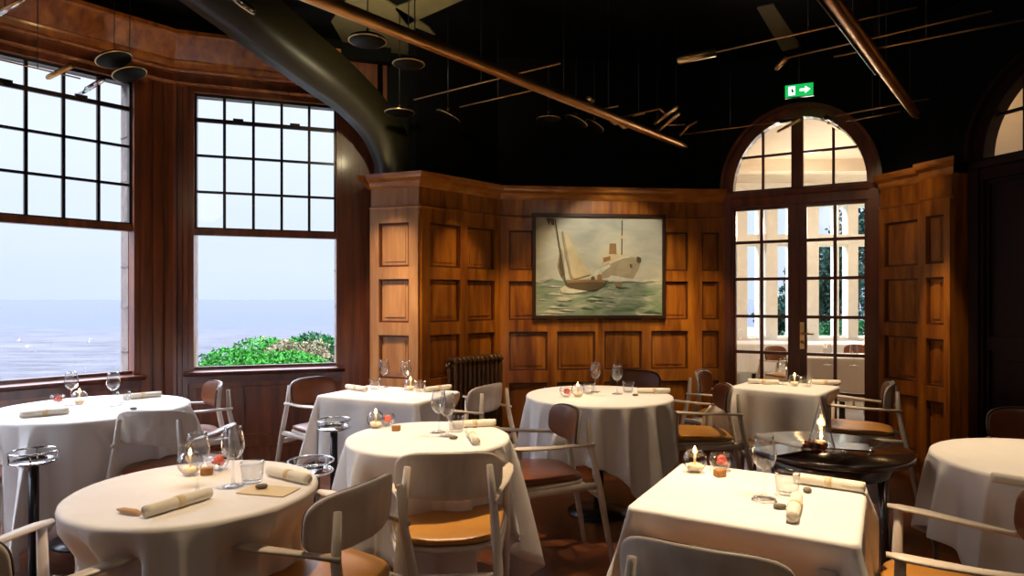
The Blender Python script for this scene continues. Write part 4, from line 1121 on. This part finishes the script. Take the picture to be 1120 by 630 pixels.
def disc(px, py, wpx, lab, tilt=0, taz=0, z=2.80, mat=PASTEL):
    p = atZ(px, py, z); R = wpx/F*p.y/2
    t = thing('disc_lamp', lab, 'lamp', (p.x,p.y,z), 0, 'round disc lamps under the ceiling')
    Mx = Matrix.Rotation(taz, 4, 'Z') @ Matrix.Rotation(tilt, 4, 'X')
    m = MB(); m.lathe([(0,0),(R*.95,0),(R,.004),(R,.018),(R*.9,.024),(0,.026)], 36, M=Mx); dk = m.build('disc', mat, t)
    m = MB(); m.ring((0,0,.006), R*1.0, .0045, 36, 6, Mx); m.build('rim', BRASSL, t)
    m = MB(); m.tube([(0,0,.02),(0,0,.07)], .008, 8); m.build('knuckle', BRASS, t)
    m = MB(); m.tube([(0,0,.07),(0,0,3.615-z)], .0035, 6); m.build('stem', BLKMET, t)
    return t, p
disc(402, 46, 40, 'largest black disc lamp beside the lit ceiling patch')
disc(447, 71, 34, 'black disc lamp just below the lit ceiling patch')
disc(437, 124, 32, 'disc lamp close to the curved beam')
disc(490, 128, 28, 'tilted disc lamp left of the thin rods', .45, PI/2)
disc(600, 131, 26, 'disc lamp below the long rail')
disc(630, 133, 26, 'disc lamp right of the one below the rail', .45, PI/2)
disc(650, 138, 22, 'small slanted disc lamp under the rail joint', .55, PI/2)
disc(125, 66, 36, 'upper of the two tilted disc lamps by the left window corner', .36, -PI/2, 3.0)
disc(142, 82, 34, 'lower of the two tilted disc lamps by the left window corner', .34, -PI/2, 2.95)
t, p = disc(262, 4, 34, 'round glass faced lamp at the top left of the ceiling', .75, PI/2-.3, 2.7, CHROME)

# pools of light on the black ceiling, put in as olive colour
def light_patch(name, pts):
    m = MB(); P = [atZ(x, y, 3.595) for x, y in pts]
    poly = [(q.x,q.y) for q in P]
    m.prism(poly, 3.585, 3.6); struct(name, m, OLIVE)
light_patch('trim_20', [(362,22),(392,-20),(470,30),(500,66),(455,92),(395,80)])
light_patch('trim_21', [(432,8),(500,-18),(530,-12),(445,26)])
light_patch('trim_22', [(828,8),(846,4),(876,50),(856,55)])

# ------------------------------------------------------------------ lights
def spot(name, loc, target, power, ang, blend=.6, col=(1,.72,.42), size=.03):
    l = bpy.data.lights.new(name, 'SPOT'); l.energy = power; l.spot_size = R_(ang); l.spot_blend = blend
    l.color = col; l.shadow_soft_size = size
    o = bpy.data.objects.new(name, l); C.objects.link(o); o.location = loc
    o.rotation_euler = (Vector(target)-Vector(loc)).to_track_quat('-Z','Y').to_euler(); return o
def point(name, loc, power, col=(1,.6,.28), size=.02):
    l = bpy.data.lights.new(name, 'POINT'); l.energy = power; l.color = col; l.shadow_soft_size = size
    o = bpy.data.objects.new(name, l); C.objects.link(o); o.location = loc; return o
WARM = (1,.74,.46)
for nm, (x, y), w, lx, ly in (('front_left', (-1.03,2.13), 45, .3, .0), ('middle', (-.375,2.93), 90, .15, -.1), ('painting', (.56,4.2), 75, 0, -.3),
                     ('front_right', (.76,2.055), 120, .1, .15), ('pillar', (-.80,4.27), 80, .1, -.2), ('door', (1.92,4.6), 75, -.1, -.3), ('right', (2.1,2.47), 55, -.1, .1), ('left', (-2.4,3.72), 18, .3, .1)):
    spot('spot_'+nm, (x+lx,y+ly,2.72), (x,y,.75), w*2.9, 44, .8, WARM)
# wall washers
GOLD = (1,.70,.34)
spot('wash_pillar', (-1.10,4.75,2.6), (-1.0,5.40,1.45), 90, 42, .9)
spot('wash_pillar_low', (-1.02,4.85,2.65), (-.93,5.40,.80), 190, 26, .9)
spot('wash_pillar_right', (-.10,5.0,2.65), (-.45,5.65,1.4), 60, 38, .9, GOLD)
spot('wash_corner', (.20,5.25,2.7), (.02,6.02,1.0), 120, 28, .9, GOLD)
for x in (.40,1.0,1.58): spot('wash_back', (x,5.15,2.7), (x,6.1,1.50), 34, 34, .9, GOLD)
spot('wash_back_low', (.55,5.4,2.7), (.55,6.06,1.0), 90, 24, .9, GOLD)
spot('wash_back_right', (1.5,5.45,2.7), (1.5,6.15,1.0), 130, 26, .9, GOLD)
spot('wash_door_left', (1.9,5.45,2.7), (1.88,6.15,1.1), 60, 24, .9, GOLD)
spot('wash_pilaster', (2.75,4.5,2.7), (3.2,4.92,.95), 130, 20, .9, GOLD)
spot('painting_fill', (.95,4.9,2.75), (.93,6.05,1.66), 75, 54, .5, (1,.90,.72))  # added spot that brightens the painting, no such fitting in the room
spot('wash_cap_right', (2.5,4.6,2.75), (3.1,5.2,2.2), 14, 50, .9, GOLD)
spot('wash_curve', (-1.0,5.35,2.45), (-1.2,5.2,3.1), 6, 70, .9, (1,.85,.5))
spot('uplight_patch', atZ(420,60,2.9), atZ(425,40,3.6), 40, 100, .9, (1,.85,.5))
spot('uplight_front', (1.9,3.0,2.9), (1.75,3.6,3.6), 10, 60, .9, (.6,1,.7))
spot('cornice', (-2.2,3.9,2.9), (-3.0,4.8,3.35), 9, 70, .9, (1,.6,.25))
spot('floor_right', (1.9,3.3,2.7), (1.85,3.0,0), 45, 38, .9)
spot('floor_mid', (.4,2.9,2.7), (.35,3.0,0), 30, 38, .9)
for p in CANDLES: point('candle_light', (p.x,p.y,p.z+.10), .55)
point('lantern_light', (CAN_L.x,CAN_L.y,.81), .5)
for x, y in ((-1.2,-.4),(2.0,-.2)): point('rear_fill', (x,y,2.9), 16, (1,.78,.55), .25)  # added warm fill from behind the camera, no lamps known there
point('passage_lamp', (4.1,5.0,3.0), 5, (1,.62,.25), .1)
# conservatory lamps
for x, y in ((3.6,8.0),(5.2,8.6),(3.9,6.9)):
    point('conservatory_lamp', (x,y,2.3), 34, (1,.86,.70), .15)

# give every thing built in room coordinates an origin at its own base
def desc(o):
    out = []
    for ch in o.children: out.append(ch); out += desc(ch)
    return out
bpy.context.view_layer.update()
for o in list(C.objects):
    if o.parent or o.location.length > 1e-6: continue
    ms = [c for c in ([o]+desc(o)) if c.type == 'MESH']
    if not ms or (o.type == 'MESH' and o.get('kind') == 'structure'): continue
    if any(c.location.length > 1e-6 for c in ms): continue
    P_ = [v.co for c in ms for v in c.data.vertices]
    lo = [min(p[i] for p in P_) for i in range(3)]; hi = [max(p[i] for p in P_) for i in range(3)]
    b = Vector(((lo[0]+hi[0])/2, (lo[1]+hi[1])/2, lo[2]))
    for me in {c.data for c in ms}: me.transform(Matrix.Translation(-b))
    o.location = b

# ------------------------------------------------------------------ sky
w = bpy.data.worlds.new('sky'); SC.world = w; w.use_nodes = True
nt = w.node_tree; nt.nodes.clear(); N = nt.nodes.new; L = nt.links.new
out = N('ShaderNodeOutputWorld'); bg = N('ShaderNodeBackground'); L(bg.outputs[0], out.inputs[0])
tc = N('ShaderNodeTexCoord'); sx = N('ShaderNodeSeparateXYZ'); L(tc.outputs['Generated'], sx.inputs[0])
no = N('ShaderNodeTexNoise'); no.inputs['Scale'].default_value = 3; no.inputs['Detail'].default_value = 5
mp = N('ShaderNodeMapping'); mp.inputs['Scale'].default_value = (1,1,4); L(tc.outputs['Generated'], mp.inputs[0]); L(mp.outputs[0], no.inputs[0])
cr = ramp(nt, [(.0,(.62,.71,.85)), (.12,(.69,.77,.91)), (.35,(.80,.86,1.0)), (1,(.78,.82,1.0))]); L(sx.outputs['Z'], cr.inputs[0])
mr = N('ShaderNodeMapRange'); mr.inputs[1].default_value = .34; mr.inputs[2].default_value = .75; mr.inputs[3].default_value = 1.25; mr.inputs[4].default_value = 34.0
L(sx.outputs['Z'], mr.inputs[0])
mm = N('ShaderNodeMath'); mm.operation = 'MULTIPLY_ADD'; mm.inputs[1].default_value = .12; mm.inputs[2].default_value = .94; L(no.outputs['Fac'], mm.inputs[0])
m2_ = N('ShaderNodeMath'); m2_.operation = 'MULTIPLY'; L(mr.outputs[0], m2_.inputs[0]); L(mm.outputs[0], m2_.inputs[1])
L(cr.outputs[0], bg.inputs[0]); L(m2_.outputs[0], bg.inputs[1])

# ------------------------------------------------------------------ camera
cam = bpy.data.cameras.new('camera'); co = bpy.data.objects.new('camera', cam); C.objects.link(co)
co.location = (0,0,H); co.rotation_euler = (PI/2,0,0)
cam.sensor_width = 36; cam.lens = F/1120*36
cam.shift_y = (HY-315)/1120
cam.clip_start = .05; cam.clip_end = 20000
SC.camera = co
vs_ = SC.view_settings
vs_.view_transform = 'Standard'; vs_.look = 'None'; vs_.gamma = 1; vs_.exposure = 0; vs_.use_curve_mapping = False
